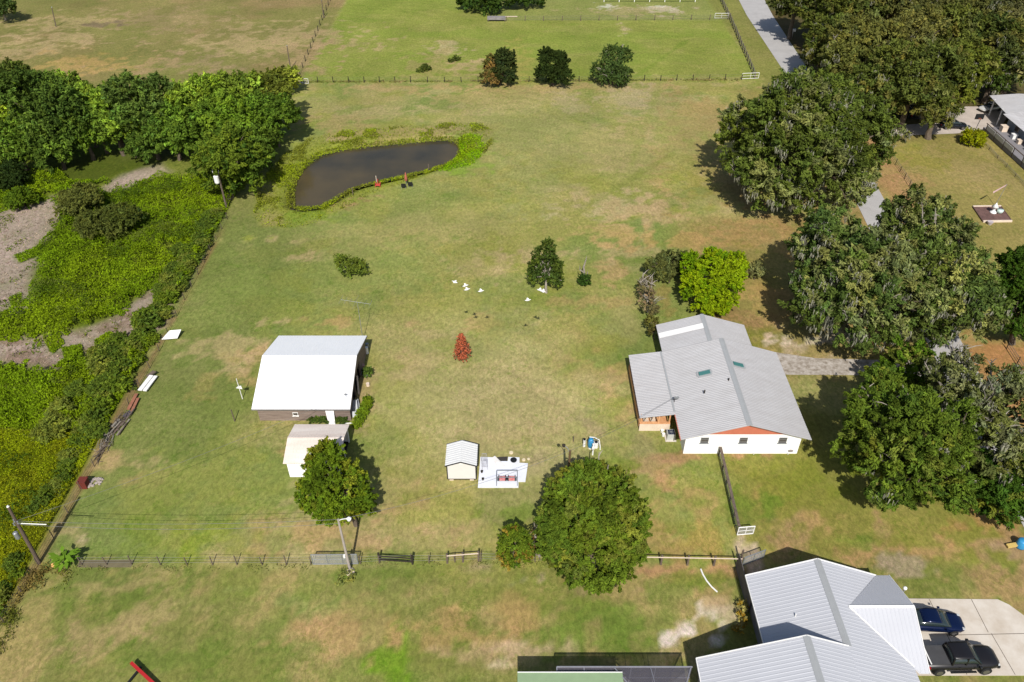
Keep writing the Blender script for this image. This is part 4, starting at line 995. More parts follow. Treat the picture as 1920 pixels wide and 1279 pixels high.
# green roofed shed and screened pool enclosure at the lower edge
g3 = thing('green_roofed_shed', 'flat pale green roofed building at the bottom edge of the view', 'shed', (4.2, 27, 0))
MB().box(.6, 7.9, 23, 29.4, 0, 2.9).build('wall', W2, g3)
m = MB(); m.box(.4, 8.05, 22.8, 29.6, 2.9, 3.05); m.build('roof', mat('pale_green_roof', (160, 186, 142), .7, var=.06), g3)
m = MB(); m.box(.4, 8.05, 29.6, 29.66, 2.88, 3.08); m.build('fascia', WHITE, g3)
pc = thing('pool_enclosure', 'screened pool cage with thin white frame between shed and house', 'enclosure', (8.5, 28, 0))
m = MB(); FRC = mat('cage_frame', (176, 176, 184), .5, metal=.2)
zc = 2.75
for xx in (3.3, 5.3, 7.3, 8.8, 10.6, 13.2):
    m.bar((xx, 30.2, 0), (xx, 30.2, zc), .07)
m.bar((3.3, 30.2, zc), (13.3, 30.2, zc), .09); m.bar((3.3, 29.7, zc), (8.3, 29.7, zc), .07); m.bar((3.3, 30.2, 1.2), (13.3, 30.2, 1.2), .05)
m.bar((3.3, 30.2, zc), (3.3, 29.7, zc), .07); m.bar((5.3, 30.2, zc), (5.3, 29.7, zc), .06)
m.bar((7.5, 30.2, zc), (9.3, 27.0, zc + .9), .08); m.bar((13.2, 30.2, zc), (11.8, 27.0, zc + .9), .08); m.bar((10.2, 30.2, zc), (10.4, 27, zc + .9), .05); m.bar((9.3, 27, zc + .9), (11.8, 27, zc + .9), .08)
m.build('frame', FRC, pc)
def mesh_mat(name, rgb, fac):
    mm = bpy.data.materials.new(name); mm.use_nodes = True; N = mm.node_tree.nodes; Lk = mm.node_tree.links
    b0 = N['Principled BSDF']; b0.inputs['Base Color'].default_value = (*alb(rgb), 1); b0.inputs['Roughness'].default_value = .8
    t = N.new('ShaderNodeBsdfTransparent'); x = N.new('ShaderNodeMixShader'); x.inputs[0].default_value = fac
    Lk.new(t.outputs[0], x.inputs[1]); Lk.new(b0.outputs[0], x.inputs[2]); Lk.new(x.outputs[0], N['Material Output'].inputs[0])
    return mm
SCR = mesh_mat('insect_screen', (110, 106, 116), .62); CHL = mesh_mat('chain_link_mesh', (196, 196, 192), .45)
m = MB(); m.add([(3.3, 30.18, zc - .02), (7.5, 30.18, zc - .02), (7.5, 29.72, zc - .02), (3.3, 29.72, zc - .02)], [(0, 1, 2, 3)])
m.add([(7.5, 30.2, zc - .02), (13.2, 30.2, zc - .02), (11.8, 27, zc + .88), (9.3, 27, zc + .88)], [(0, 1, 2, 3)])
m.add([(3.3, 30.21, 0), (13.3, 30.21, 0), (13.3, 30.21, zc), (3.3, 30.21, zc)], [(0, 1, 2, 3)])
m.build('screen', SCR, pc)
MB().box(8.2, 13.3, 20, 30.1, 0.0, .06).build('deck', mat('pool_deck', (176, 166, 168), .8), pc)

# ------------------------------------------------------------------ VEHICLES
def section(x, hw, z0, z1, k=0.25, n=12, inset=0.0):
    """rounded box section in the plane x; k is the rounding share"""
    pts = []
    for i in range(n):
        t = 2 * math.pi * (i + .5) / n
        c, s = math.cos(t), math.sin(t)
        e = 1 - k
        sx = math.copysign(abs(c) ** e, c); sz = math.copysign(abs(s) ** e, s)
        w = hw * (1 - inset * max(0, sz))
        pts.append((x, w * sx, (z0 + z1) / 2 + (z1 - z0) / 2 * sz))
    return pts
def loft(secs, xf):
    mb = MB(); n = len(secs[0])
    for s in secs:
        for p in s: mb.v.append(tuple(xf(p)))
    for i in range(len(secs) - 1):
        for k in range(n):
            mb.f.append((i * n + k, i * n + (k + 1) % n, (i + 1) * n + (k + 1) % n, (i + 1) * n + k))
    mb.f.append(tuple(range(n))[::-1]); mb.f.append(tuple((len(secs) - 1) * n + k for k in range(n)))
    return mb
def xform(loc, ang):
    c, s = math.cos(ang), math.sin(ang)
    def f(p): return (loc[0] + p[0] * c - p[1] * s, loc[1] + p[0] * s + p[1] * c, loc[2] + p[2])
    return f
TYRE = mat('tyre_rubber', (42, 42, 42), .9); RIM = mat('alloy_rim', (150, 146, 142), .35, metal=.6); CARGL = mat('car_glass', (50, 62, 62), .08, spec=.8, var=.02)
HEADL = mat('headlight_glass', (214, 216, 216), .2); TAILR = mat('tail_light_red', (176, 20, 34), .3)
def wheels(root, xf, xs, hw, r, w=.24):
    for x in xs:
        for s in (-1, 1):
            m = MB(); m.tube([xf((x, s * (hw - w), r)), xf((x, s * hw, r))], r, 18)
            o = m.build('wheel', TYRE, root)
            m2 = MB(); m2.tube([xf((x, s * (hw - .02), r)), xf((x, s * (hw + .015), r))], r * .6, 14); m2.build('rim', RIM, o)
def sedan(label, loc, ang, rgb, k=.7, Ln=4.8, group=None, glass=None):
    root = thing('parked_car', label, 'car', loc, 0, group)
    paint_ = mat('car_paint_%d_%d_%d' % rgb, rgb, .22, metal=.35, var=.03, k=k, spec=.6)
    xf = xform(loc, ang); h = Ln / 2
    secs = [section(-h, .62, .42, .78, .5), section(-h + .15, .78, .34, .95, .45), section(-h + .7, .88, .28, 1.02, .42), section(-.9, .92, .26, 1.0, .4), section(.5, .92, .26, .96, .4), section(h - 1.1, .9, .26, .9, .45), section(h - .45, .84, .3, .8, .5), section(h - .12, .7, .36, .68, .5), section(h, .5, .42, .6, .5)]
    loft(secs, xf).build('body', paint_, root, True)
    gl = [section(-1.75, .62, .9, 1.02, .5), section(-1.15, .74, .85, 1.32, .4, inset=.18), section(-.5, .78, .85, 1.41, .4, inset=.2), section(.3, .78, .85, 1.38, .4, inset=.2), section(.75, .76, .85, 1.18, .4, inset=.15), section(1.2, .70, .85, .94, .5)]
    loft(gl, xf).build('windows', glass or CARGL, root, True)
    rf = [section(-1.1, .58, 1.22, 1.36, .5), section(-.5, .66, 1.3, 1.45, .45), section(.25, .66, 1.28, 1.42, .45), section(.42, .6, 1.22, 1.32, .5)]
    loft(rf, xf).build('roof', paint_, root, True)
    wheels(root, xf, (-h + .95, h - .95), .93, .33)
    for s in (-1, 1):
        loft([section(h - .32, .14, .6, .74, .4), section(h - .1, .1, .56, .68, .4)], lambda p: xf((p[0], p[1] + s * .6, p[2]))).build('headlight', HEADL, root)
        loft([section(-h + .0, .13, .66, .82, .3), section(-h + .12, .15, .66, .84, .3)], lambda p: xf((p[0], p[1] + s * .6, p[2]))).build('tail_light', TAILR, root)
        loft([section(.62, .09, .96, 1.08, .4), section(.8, .07, .96, 1.06, .4)], lambda p: xf((p[0], p[1] + s * 1.0, p[2]))).build('mirror', paint_, root)
        loft([section(-.35, .015, .82, .87, .1), section(-.15, .015, .82, .87, .1)], lambda p: xf((p[0], p[1] + s * .925, p[2]))).build('door_handle', paint_, root)
    return root
def pickup(label, loc, ang, rgb, k=.7, group=None, Ln=5.8, cover=True):
    root = thing('pickup_truck', label, 'truck', loc, 0, group)
    pm = mat('truck_paint_%d_%d_%d' % rgb, rgb, .35, metal=.2, var=.05, k=k, spec=.5)
    xf = xform(loc, ang); h = Ln / 2; 
    secs = [section(-h + .12, .93, .5, 1.2, .22), section(-h + .2, .96, .46, 1.24, .2), section(-.75, .97, .46, 1.24, .2), section(.3, .98, .46, 1.22, .2), section(1.3, .98, .46, 1.22, .22), section(h - .75, .95, .46, 1.2, .3), section(h - .25, .86, .48, 1.12, .4), section(h, .66, .55, .98, .4)]
    bd = loft(secs, xf).build('body', pm, root, True)
    gl = [section(-.98, .74, 1.1, 1.78, .2, inset=.12), section(-.9, .84, 1.1, 1.86, .25, inset=.16), section(.55, .84, 1.1, 1.86, .25, inset=.16), section(1.0, .84, 1.1, 1.55, .25, inset=.12), section(1.35, .8, 1.1, 1.26, .3)]
    loft(gl, xf).build('cab_glass', CARGL, root, True)
    rf = [section(-.95, .66, 1.72, 1.9, .3), section(-.8, .73, 1.76, 1.93, .3), section(.5, .73, 1.76, 1.93, .3), section(.68, .66, 1.7, 1.84, .3)]
    loft(rf, xf).build('cab_roof', pm, root, True)
    for s in (-1, 1):
        for xa, xb in ((-.95, -.93), (.1, .14)): MB().bar(xf((xa, s * .83, 1.15)), xf((xb, s * .72, 1.82)), .1, .06).build('pillar', pm, root)
        MB().bar(xf((1.25, s * .82, 1.2)), xf((.6, s * .7, 1.84)), .08, .06).build('pillar', pm, root)
    m = MB(); CV = mat('bed_cover_vinyl', (78, 78, 80), .8)
    m.add([xf(p) for p in ((-h + .3, -.78, 1.23), (-1.1, -.78, 1.23), (-1.1, .78, 1.23), (-h + .3, .78, 1.23), (-h + .3, -.78, 1.28), (-1.1, -.78, 1.28), (-1.1, .78, 1.28), (-h + .3, .78, 1.28))], [(3, 2, 1, 0), (4, 5, 6, 7), (0, 1, 5, 4), (1, 2, 6, 5), (2, 3, 7, 6), (3, 0, 4, 7)])
    m.build('bed_cover', CV if cover else DARKIN, root)
    MB().bar(xf((-h + .34, -.76, 1.29)), xf((-h + .34, .55, 1.29)), .09, .02).build('cover_rail', WHITE if cover else pm, root)
    m = MB(); m.bar(xf((-h, -.95, .55)), xf((-h, .95, .55)), .2, .2); m.build('rear_bumper', BLACKM, root)
    m = MB(); m.bar(xf((h - .02, -.8, .6)), xf((h - .02, .8, .6)), .18, .22); m.build('front_bumper', BLACKM, root)
    m = MB(); m.bar(xf((h - .02, -.45, .86)), xf((h - .02, .45, .86)), .06, .2); m.build('grille', BLACKM, root)
    for s in (-1, 1):
        loft([section(-h + .05, .1, .75, 1.15, .2), section(-h + .28, .1, .78, 1.12, .2)], lambda p: xf((p[0], p[1] + s * .89, p[2]))).build('tail_light', TAILR, root)
        loft([section(h - .35, .16, .8, 1.0, .3), section(h - .05, .12, .8, .96, .3)], lambda p: xf((p[0], p[1] + s * .66, p[2]))).build('headlight', HEADL, root)
        loft([section(.95, .13, 1.22, 1.42, .3), section(1.12, .12, 1.22, 1.4, .3)], lambda p: xf((p[0], p[1] + s * 1.12, p[2]))).build('mirror', BLACKM, root)
        for xa in (-.45, .75):
            loft([section(xa, .015, 1.0, 1.05, .1), section(xa + .2, .015, 1.0, 1.05, .1)], lambda p: xf((p[0], p[1] + s * .985, p[2]))).build('door_handle', BLACKM, root)
        MB().bar(xf((-.9, s * .98, .42)), xf((1.1, s * .98, .42)), .16, .05).build('running_board', BLACKM, root)
    wheels(root, xf, (-h + 1.15, h - 1.05), 1.03, .42, .28)
    return root
tk = pickup('black crew cab pickup truck with grey bed cover parked on the concrete drive', (34.35, 32.0, .065), math.radians(1.5), (40, 38, 40), .6)
sedan('dark blue sports sedan parked half under the roof edge on the concrete drive', (33.75, 35.25, .065), math.radians(-3), (20, 38, 82), .55, 4.9)
sedan('black sedan on the sandy neighbour drive beyond the lawn', (77.4, 131.6, .03), math.radians(-4), (34, 38, 44), .8, 4.7)
sedan('white car half under the mobile home carport', (87.6, 139.2, .03), math.radians(200), (236, 236, 232), .85, 4.6)
pickup('dark grey pickup parked in the shade under the oaks', (72.6, 137.2, .03), math.radians(80), (44, 46, 50), .8, None, 5.6, False)
m = MB(); m.bar((31.25, 31.35, .55), (31.2, 32.6, .55), .12, .1); m.bar((31.15, 31.4, .55), (31.15, 31.4, 1.15), .08); m.bar((31.15, 32.5, .55), (31.15, 32.5, 1.15), .08); m.bar((31.15, 31.4, 1.1), (31.15, 32.5, 1.1), .08); m.bar((31.55, 31.95, .5), (31.15, 31.95, .5), .1)
m.build('hitch_rack', BLACKM, tk)

# ------------------------------------------------------------------ NEIGHBOUR'S MOBILE HOME
NBR = mat('weathered_grey_roof', (206, 204, 204), 0.6, rgb2=(180, 176, 174), scale=0.6, stretch=(3, .3, 1), k=.74)
NBW = mat('pale_blue_siding', (176, 186, 196), .8, var=.06)
mh = thing('mobile_home', 'long grey roofed mobile home with carport and railed deck at the right edge', 'house', (90, 115, 0))
MB().box(86.0, 95, 92, 130.4, .3, 2.75).build('wall', NBW, mh)
roof('roof', (85.0, 91.5, 2.8), (85.0, 131.0, 2.8), (90.4, 131.0, 3.5), (90.4, 91.5, 3.5), NBR, mh, .6, .02)
roof('roof', (95.8, 131.0, 2.8), (95.8, 91.5, 2.8), (90.4, 91.5, 3.5), (90.4, 131.0, 3.5), NBR, mh, .6, .02)
roof('carport_roof', (85.4, 131.03, 2.95), (86.3, 138.9, 2.95), (91.5, 138.9, 3.3), (91.5, 131.03, 3.3), ROOFG, mh, .5, .02)
roof('carport_roof', (98, 138.9, 2.95), (98, 131.03, 2.95), (91.5, 131.03, 3.3), (91.5, 138.9, 3.3), ROOFG, mh, .5, .02)
for x, y in ((85.7, 132.7), (86.4, 137.0), (97.7, 138.5), (92, 138.5)): MB().box(x - .08, x + .08, y - .08, y + .08, 0, 3.0).build('carport_post', WHITE, mh)
for wy in (127.2, 122.5, 116.5, 110): window(mh, 85.99, wy, 1.2, 1.4, 1.1, 'w')
DKG = mat('deck_boards_grey', (150, 146, 148), .9, stretch=(1, 5, 1), scale=1)
MB().box(82.0, 85.98, 107, 130.2, .05, .75).build('deck', DKG, mh)
m = MB()
for k in range(8): y = 107.5 + k * 3.1; m.box(81.9, 82.02, y - .06, y + .06, 0, 1.75)
m.box(81.9, 82.02, 107, 129.6, 1.66, 1.76); m.build('railing', WOODPOST, mh)
m = MB()
for k in (1, 2, 4, 5, 6): MB().box(81.86, 81.895, 107.6 + k * 3.1, 110.4 + k * 3.1, .85, 1.6).build('railing_panel', mat('bleached_panel', (226, 224, 220), .7, k=.8), mh)
for i, (x, y, r, h, mt_, nm, lb) in enumerate([
    (84.6, 128.6, .5, .9, PALEW, 'box', 'pile of cream boxes at the carport end of the neighbour deck'), (84.9, 125.6, .4, .7, WHITE, 'box', 'white box beside the wall of the neighbour deck'),
    (84.8, 123.6, .35, .6, PALEW, 'box', 'cream box halfway along the neighbour deck'), (84.9, 120.6, .35, .8, WHITE, 'box', 'white carton farther along the neighbour deck'), (84.6, 117.2, .45, .6, GALV, 'box', 'grey box near the far railing panel of the neighbour deck')]):
    simple('storage_box', lb, 'box', lambda m: (m.box(x - r, x + r, y - r, y + r, .76, .76 + h), m.box(x - r - .04, x + r + .04, y - r - .04, y + r + .04, .76 + h, .84 + h)), mt_)
hp = thing('basketball_hoop', 'dark basketball backboard on a leaning pole on the neighbour drive', 'basketball hoop', (80.9, 130.4, 0))
MB().tube([(81.2, 130.9, 0), (80.6, 129.6, 2.6)], .06, 6).build('pole', GALV, hp); MB().bar((79.4, 129.4, 3.0), (80.9, 129.4, 3.0), .06, .95).build('backboard', BLACKM, hp)
m = MB(); m.tube([(80.15 + .22 * math.cos(k * .628), 129.1 + .22 * math.sin(k * .628), 2.75) for k in range(11)], .02, 4, False); m.build('rim', TERRA, hp)
# garden bed with flagpole and urn
bd_ = thing('garden_bed', 'raised rectangular garden bed edged in pale timber on the neighbour lawn', 'garden bed', (70, 101.3, 0))
q4 = [(68.2, 103.4), (72.4, 103.5), (71.9, 99.2), (67.7, 99.1)]
MB().prism(q4[::-1], 0, .16).build('mulch', mat('mulch', (128, 96, 88), .95, var=.25), bd_)
for i in (0, 2): a, b_ = q4[i], q4[(i + 1) % 4]; MB().bar((a[0], a[1], .13), (b_[0], b_[1], .13), .24, .26).build('timber_edge', PALEW, bd_)
for i in (1, 3): a, b_ = q4[i], q4[(i + 1) % 4]; MB().bar((a[0], a[1], .1), (b_[0], b_[1], .1), .12, .2).build('side_edge', mat('brown_edge', (110, 84, 72), .9), bd_)
fp = thing('flagpole', 'short flagpole with a drooping pale flag behind the garden bed', 'flagpole', (71.7, 103.8, 0))
MB().tube([(71.7, 103.8, 0), (72.1, 103.8, 3.6)], .035, 6).build('pole', GALV, fp)
m = MB(); m.add([(72.0, 103.8, 3.3), (71.2, 103.7, 2.7), (70.5, 103.6, 2.2), (70.4, 103.6, 2.5), (71.2, 103.7, 3.0), (72.1, 103.8, 3.6)], [(0, 1, 4, 5), (1, 2, 3, 4)]); m.build('flag', mat('pale_flag', (226, 190, 190), .8), fp)
fn = thing('garden_fountain', 'white fountain statue in the middle of the garden bed', 'fountain', (70.3, 101.6, .16))
MB().tube([(70.3, 101.6, .16), (70.3, 101.6, .3), (70.3, 101.6, .5), (70.3, 101.6, 1.0), (70.3, 101.6, 1.1), (70.3, 101.6, 1.5), (70.3, 101.6, 1.75)], [.5, .45, .2, .16, .5, .14, .04], 14).build('statue', WHITE, fn, True)
MB().tube([(71.05, 101.3, .16), (71.05, 101.3, .5), (71.05, 101.3, .8)], [.2, .42, .45], 14).build('bowl', mat('mint_bowl', (206, 226, 216), .5, k=.8), fn, True)
q = G(1855, 421); simple('planter_pot', 'pale pot at the front edge of the garden bed', 'pot', lambda m: m.tube([(q.x, q.y, 0), (q.x, q.y, .45), (q.x, q.y, .5), (q.x, q.y, .42)], [.25, .42, .4, .3], 12), mat('pale_pot', (220, 206, 206), .7))

# ------------------------------------------------------------------ FENCES
def wire_fence(name, label, pts, step, h, pm, wires=3, pr=.06, cat='fence', jit=.1, wr=.012, skip=()):
    t = thing(name, label, cat, (pts[0][0], pts[0][1], 0)); allp = []; k = 0
    for i in range(len(pts) - 1):
        a = Vector((*pts[i], 0)); b_ = Vector((*pts[i + 1], 0)); n = max(1, int(round((b_ - a).length / step)))
        for j in range(n + (i == len(pts) - 2)):
            p = a.lerp(b_, j / n); lean = Vector((random.uniform(-jit, jit), random.uniform(-jit, jit), 0)) * .6
            hh = h * random.uniform(.92, 1.12)
            top = p + lean + Vector((0, 0, hh)); allp.append((p, lean))
            MB().tube([p, top, top + Vector((0, 0, .03))], [pr, pr * .9, pr * .4], 6).build('post', pm, t)
    m = MB()
    for w in range(wires):
        z = h * (w + 1) / (wires + .3)
        m.tube([p + l * (z / h) + Vector((0, 0, z)) for p, l in allp], wr, 3, False)
    m.build('wire', WIREM, t)
    return t
wire_fence('wire_fence', 'wire fence with weathered posts across the meadow behind the pond', [(-41.3, 153), (-20, 153.0), (10, 153.2), (45.5, 154.4)], 3.2, 1.15, DARKPOST, pr=.085)
wire_fence('wire_fence', 'pale wire fence with posts between the two far green fields', [(-1.3, 191.5), (51, 192.7)], 4.2, 1.2, WOODPOST, pr=.09, wr=.02)
wire_fence('wire_fence', 'wire fence on the boundary of the dry pasture and the green field', [(-45.9, 212), (-42.6, 157), (-41.5, 153)], 4.0, 1.2, DARKPOST, pr=.08)
wire_fence('wire_fence', 'weathered fence running beside the lane along the green field', [(52.6, 212), (51.4, 192.7), (48.6, 158), (48.3, 155)], 2.4, 1.3, WOODPOST, pr=.12, wr=.05)
wire_fence('wire_fence', 'dark thin fence on the west edge of the neighbour lawn', [(62.3, 122), (61.4, 110), (60.9, 101.7)], 2.5, 1.0, DARKPOST, pr=.05, wr=.025)
wire_fence('wire_fence', 'wire fence with thin dark posts along the overgrown marsh edge', [(-41.2, 100), (-40.9, 80), (-40.6, 70), (-40.7, 58), (-41, 41), (-41.3, 30)], 3.0, 1.0, WOODPOST, pr=.045)
wire_fence('wire_fence', 'line of thin posts with wire left of the grey mesh gate', [(-37.2, 41.0), (-32.9, 41.0), (-30.4, 41.0), (-28.1, 41.0), (-25.9, 41.0), (-23.8, 41.0), (-21.6, 41.0), (-17.4, 41.0)], 2.4, 1.2, WOODPOST, wires=3, pr=.05)
wire_fence('wire_fence', 'wire fence between the small round tree and the plank rails', [(-13.1, 41.1), (-11.5, 41.2), (-8.7, 41.2), (-7.2, 41.2), (-2.7, 41.4), (2, 41.3), (10.5, 41.1)], 2.6, 1.1, WOODPOST, pr=.05)
wire_fence('wire_fence', 'low wire fence on the right edge of the neighbour lawn', [(79.9, 126), (79.1, 109.9), (78.6, 98)], 3, .6, WOODPOST, pr=.05, wr=.03)
wire_fence('wire_fence', 'dark thin fence beside the lane at the right edge', [(57.2, 70.5), (56.4, 62)], 2.5, 1.0, DARKPOST, pr=.05, wr=.03)
def rail_fence(label, a, b_, h, n, pm, rm, rails=(1.0,), rw=.14):
    t = thing('rail_fence', label, 'fence', (a[0], a[1], 0)); A = Vector((*a, 0)); B_ = Vector((*b_, 0))
    for k in range(n + 1):
        p = A.lerp(B_, k / n); MB().box(p.x - .08, p.x + .08, p.y - .08, p.y + .08, 0, h + .12).build('post', pm, t)
    for r in rails:
        MB().bar(A + Vector((0, -.1, h * r)), B_ + Vector((0, -.1, h * r)), .05, rw).build('rail', rm, t)
    return t
rail_fence('two dark brown posts joined by a single low rail', (-11.5, 41.35), (-8.6, 41.1), 1.1, 1, DARKPOST, DARKPOST, (.85, .4))
rail_fence('short pale topped rail fence left of the small round tree', (-5.6, 41.2), (-2.9, 41.45), 1.15, 2, WOODPOST, PALEW, (1.0,), .09)
rail_fence('long pale top rail fence between the big tree and the grey house', (10.6, 41.1), (19.7, 40.9), 1.15, 4, WOODPOST, PALEW, (1.0,), .09)
t = thing('plank_fence', 'weathered plank topped fence running from the farmhouse wall to the gate', 'fence', (20.5, 54, 0))
for k in range(6): y = 53.8 - k * 1.9; MB().box(20.5 - .04 * k - .06, 20.5 - .04 * k + .06, y - .06, y + .06, 0, 1.1).build('post', WOODPOST, t)
MB().bar((20.52, 53.9, 1.12), (20.2, 44.3, 1.12), .26, .05).build('top_plank', WOODPOST, t)
m = MB(); m.add([(20.5, 53.9, .1), (20.2, 44.3, .1), (20.2, 44.3, 1.1), (20.5, 53.9, 1.1)], [(0, 1, 2, 3)]); m.build('mesh', CHL, t)
def gate(label, a, b_, h, cover=True, mt_=GALV, braces=1, name='gate'):
    t = thing(name, label, 'gate', (a[0], a[1], 0)); A = Vector((*a, 0)); B_ = Vector((*b_, 0)); m = MB()
    z0 = Vector((0, 0, .12)); z1 = Vector((0, 0, h))
    loop = [A + z0, B_ + z0, B_ + z1, A + z1, A + z0]
    for i in range(4): m.tube([loop[i], loop[i + 1]], .045, 6)
    for k in range(braces): c = A.lerp(B_, (k + 1) / (braces + 1)); m.tube([c + z0, c + z1], .035, 6)
    m.tube([A + (z0 + z1) / 2, B_ + (z0 + z1) / 2], .025, 6)
    m.build('frame', mt_, t)
    if cover: m = MB(); m.add([loop[0], loop[1], loop[2], loop[3]], [(0, 1, 2, 3)]); m.build('mesh', CHL, t)
    return t
gate('wide grey chain link gate at the street lamp', (-17.2, 41.0), (-13.3, 41.05), 1.45, braces=2)
gate('pale framed chain link gate at the end of the plank fence', (20.15, 44.1), (21.6, 44.25), 1.15, mt_=WHITE)
gate('chain link gate ajar at the corner of the steel roofed house', (19.9, 40.9), (21.9, 41.7), 1.2)
gate('white tubular gate at the near corner of the far green field', (45.6, 154.6), (49.0, 155.0), 1.2, False, WHITE)
gate('white tubular gate at the far lane corner of the green field', (48.0, 193.6), (51.2, 193.6), 1.2, False, WHITE)
gate('white pipe gate by the dark bush at the marsh corner', (-42.3, 152.6), (-39.9, 152.2), 1.0, False, WHITE)
t = thing('privacy_fence', 'grey board fence beside the west wall of the steel roofed house', 'fence', (19.4, 37, 0))
m = MB()
for k in range(24): y = 41.0 - k * .19; m.box(19.32, 19.36 + .01 * (k % 2), y - .17, y, 0, 1.75)
m.build('board', mat('grey_boards', (132, 124, 124), .85, var=.2), t); MB().box(19.365, 19.45, 36.4, 41.05, 1.4, 1.5).build('rail', WOODPOST, t)
t = thing('corner_post', 'weathered post at the corner where the rail fence meets the board fence', 'post', (19.75, 41.2, 0))
MB().tube([(19.75, 41.2, 0), (19.8, 41.3, 1.7)], .08, 6).build('shaft', WOODPOST, t)

# ------------------------------------------------------------------ POLES AND WIRES
def pole_top(base, pxt, pyt):
    """height where a pole from base reaches the given pixel row"""
    lo, hi = 0, 30; bx, by = base
    for _ in range(40):
        h = (lo + hi) / 2; zz = h - CAMH
        d = by * math.cos(PITCH) - zz * math.sin(PITCH); dn = -by * math.sin(PITCH) - zz * math.cos(PITCH)
        if 639.5 + FPX * dn / d > pyt: lo = h
        else: hi = h
    p = G(pxt, pyt, lo); return Vector((p.x, p.y, lo))
b1 = (-41.0, 41.2); t1 = pole_top(b1, 15, 950)
u1 = thing('utility_pole', 'tall brown utility pole with transformer and side arm at the lower left corner', 'utility pole', (*b1, 0))
B1 = Vector((*b1, 0)); MB().tube([B1, B1.lerp(t1, .5), t1], [.17, .15, .11], 10).build('pole', mat('creosote_pole', (124, 106, 92), .9, var=.3, stretch=(1, 1, .2)), u1)
a = B1.lerp(t1, .72); m = MB(); m.tube([a, a + Vector((2.4, -.05, -.1))], .04, 6); m.build('side_arm', WHITE, u1)
for k in (.74, .77, .71): a = B1.lerp(t1, k) + Vector((random.uniform(-.25, .25), -.15, 0)); MB().tube([a, a + Vector((0, 0, .14)), a + Vector((0, 0, .28))], [.08, .05, .07], 8).build('insulator', GALV, u1)
a = B1.lerp(t1, .5) + Vector((-.35, -.25, 0)); MB().tube([a, a + Vector((0, 0, .12)), a + Vector((0, 0, .75)), a + Vector((0, 0, .82))], [.16, .2, .2, .12], 12).build('transformer', GALV, u1)
MB().tube([t1, t1 + Vector((0, 0, .12))], [.12, .05], 8).build('cap', WHITE, u1)
b3 = (-42.2, 103.2); t3 = pole_top(b3, 408, 322)
u3 = thing('utility_pole', 'utility pole with white transformer in front of the large tree by the pond', 'utility pole', (*b3, 0))
B3 = Vector((*b3, 0)); MB().tube([B3, t3], [.16, .11], 10).build('pole', WOODPOST, u3)
a = B3.lerp(t3, .72) + Vector((-.3, -.3, 0)); MB().tube([a, a + Vector((0, 0, .15)), a + Vector((0, 0, 1.1)), a + Vector((0, 0, 1.2))], [.3, .36, .36, .2], 12).build('transformer', WHITE, u3)
m = MB(); m.bar(t3 + Vector((-.75, 0, -.1)), t3 + Vector((.3, 0, -.1)), .14, .16); m.build('crossarm', WHITE, u3)
for dx in (-.7, -.3, .2): a = t3 + Vector((dx, 0, 0)); MB().tube([a, a + Vector((0, 0, .3))], [.09, .05], 6).build('insulator', WHITE, u3)
b4 = (-13.9, 40.4); t4 = pole_top(b4, 634, 974)
l4 = thing('street_lamp', 'leaning pale street lamp on a white base in front of the grey gate', 'street lamp', (*b4, 0))
B4 = Vector((*b4, 0)); MB().tube([B4, t4], [.13, .085], 10).build('pole', mat('pale_pole', (196, 184, 174), .8), l4)
ar = t4 + Vector((.85, .1, .0)); MB().tube([t4 - Vector((0, 0, .15)), t4 + Vector((.3, 0, .02)), ar], .035, 6).build('arm', WHITE, l4)
MB().tube([ar + Vector((0, 0, .14)), ar, ar + Vector((0, 0, -.2))], [.06, .2, .16], 12).build('lamp_head', WHITE, l4)
MB().tube([(b4[0], b4[1] - .1, -.02), (b4[0], b4[1] - .1, .16), (b4[0], b4[1] - .1, .24)], [.42, .36, .2], 12).build('base', PALEW, l4)
a = B4.lerp(t4, .3); MB().box(a.x - .28, a.x - .12, a.y - .1, a.y + .1, a.z - .15, a.z + .15).build('meter_box', WHITE, l4)
# second lamp pole, its foot hidden by the big round tree
tp = G(1069, 845, 6.2); b5 = (tp.x - .05, tp.y)
l5 = thing('street_lamp', 'brown wooden lamp pole rising behind the big round tree', 'street lamp', (*b5, 0))
MB().tube([(*b5, 0), tuple(tp)], [.15, .1], 8).build('pole', mat('brown_pole', (120, 96, 66), .9), l5)
hd = tp + Vector((-.55, .45, .25)); MB().tube([tp - Vector((0, 0, .2)), tp + Vector((-.25, .2, .15)), hd], .04, 6).build('arm', GALV, l5)
MB().tube([hd + Vector((0, 0, .1)), hd, hd + Vector((0, 0, -.18))], [.05, .17, .14], 12).build('lamp_head', DARKPOST, l5)
m = MB(); a = Vector((*b5, 5.0)); m.bar(a + Vector((-.1, 0, 0)), a + Vector((.35, 0, 0)), .1); m.build('bracket', DARKPOST, l5)
for i, (px, py, tx, ty, lb) in enumerate(((105, 50, 97, 14, 'thin pale pole standing in the dry pasture at the top left'), (545, 130, 538, 86, 'bare dark pole behind the marsh trees'), (607, 34, 603, 0, 'bare grey pole on the far pasture boundary'))):
    b_ = GB(px, py); tt = pole_top(b_, tx, ty); w = thing('wooden_pole', lb, 'pole', (*b_, 0))
    MB().tube([(*b_, 0), tuple(tt)], [.12, .09], 8).build('shaft', WOODPOST, w); MB().tube([tuple(tt), tuple(tt + Vector((0, 0, .15)))], [.12, .04], 8).build('cap', GALV, w)
def wire(label, a, b_, sag, r=.018):
    pts = [Vector(a).lerp(Vector(b_), k / 14) - Vector((0, 0, sag * 4 * (k / 14) * (1 - k / 14))) for k in range(15)]
    m = MB(); m.tube(pts, r, 4, False)
    set_tags(m.build('power_line', WIREM, None, loc=tuple(a)), label, 'power line')
pA = B1.lerp(t1, .76) ; pB = B1.lerp(t1, .70)
wire('power line from the corner utility pole to the leaning street lamp', pA, t4, .5)
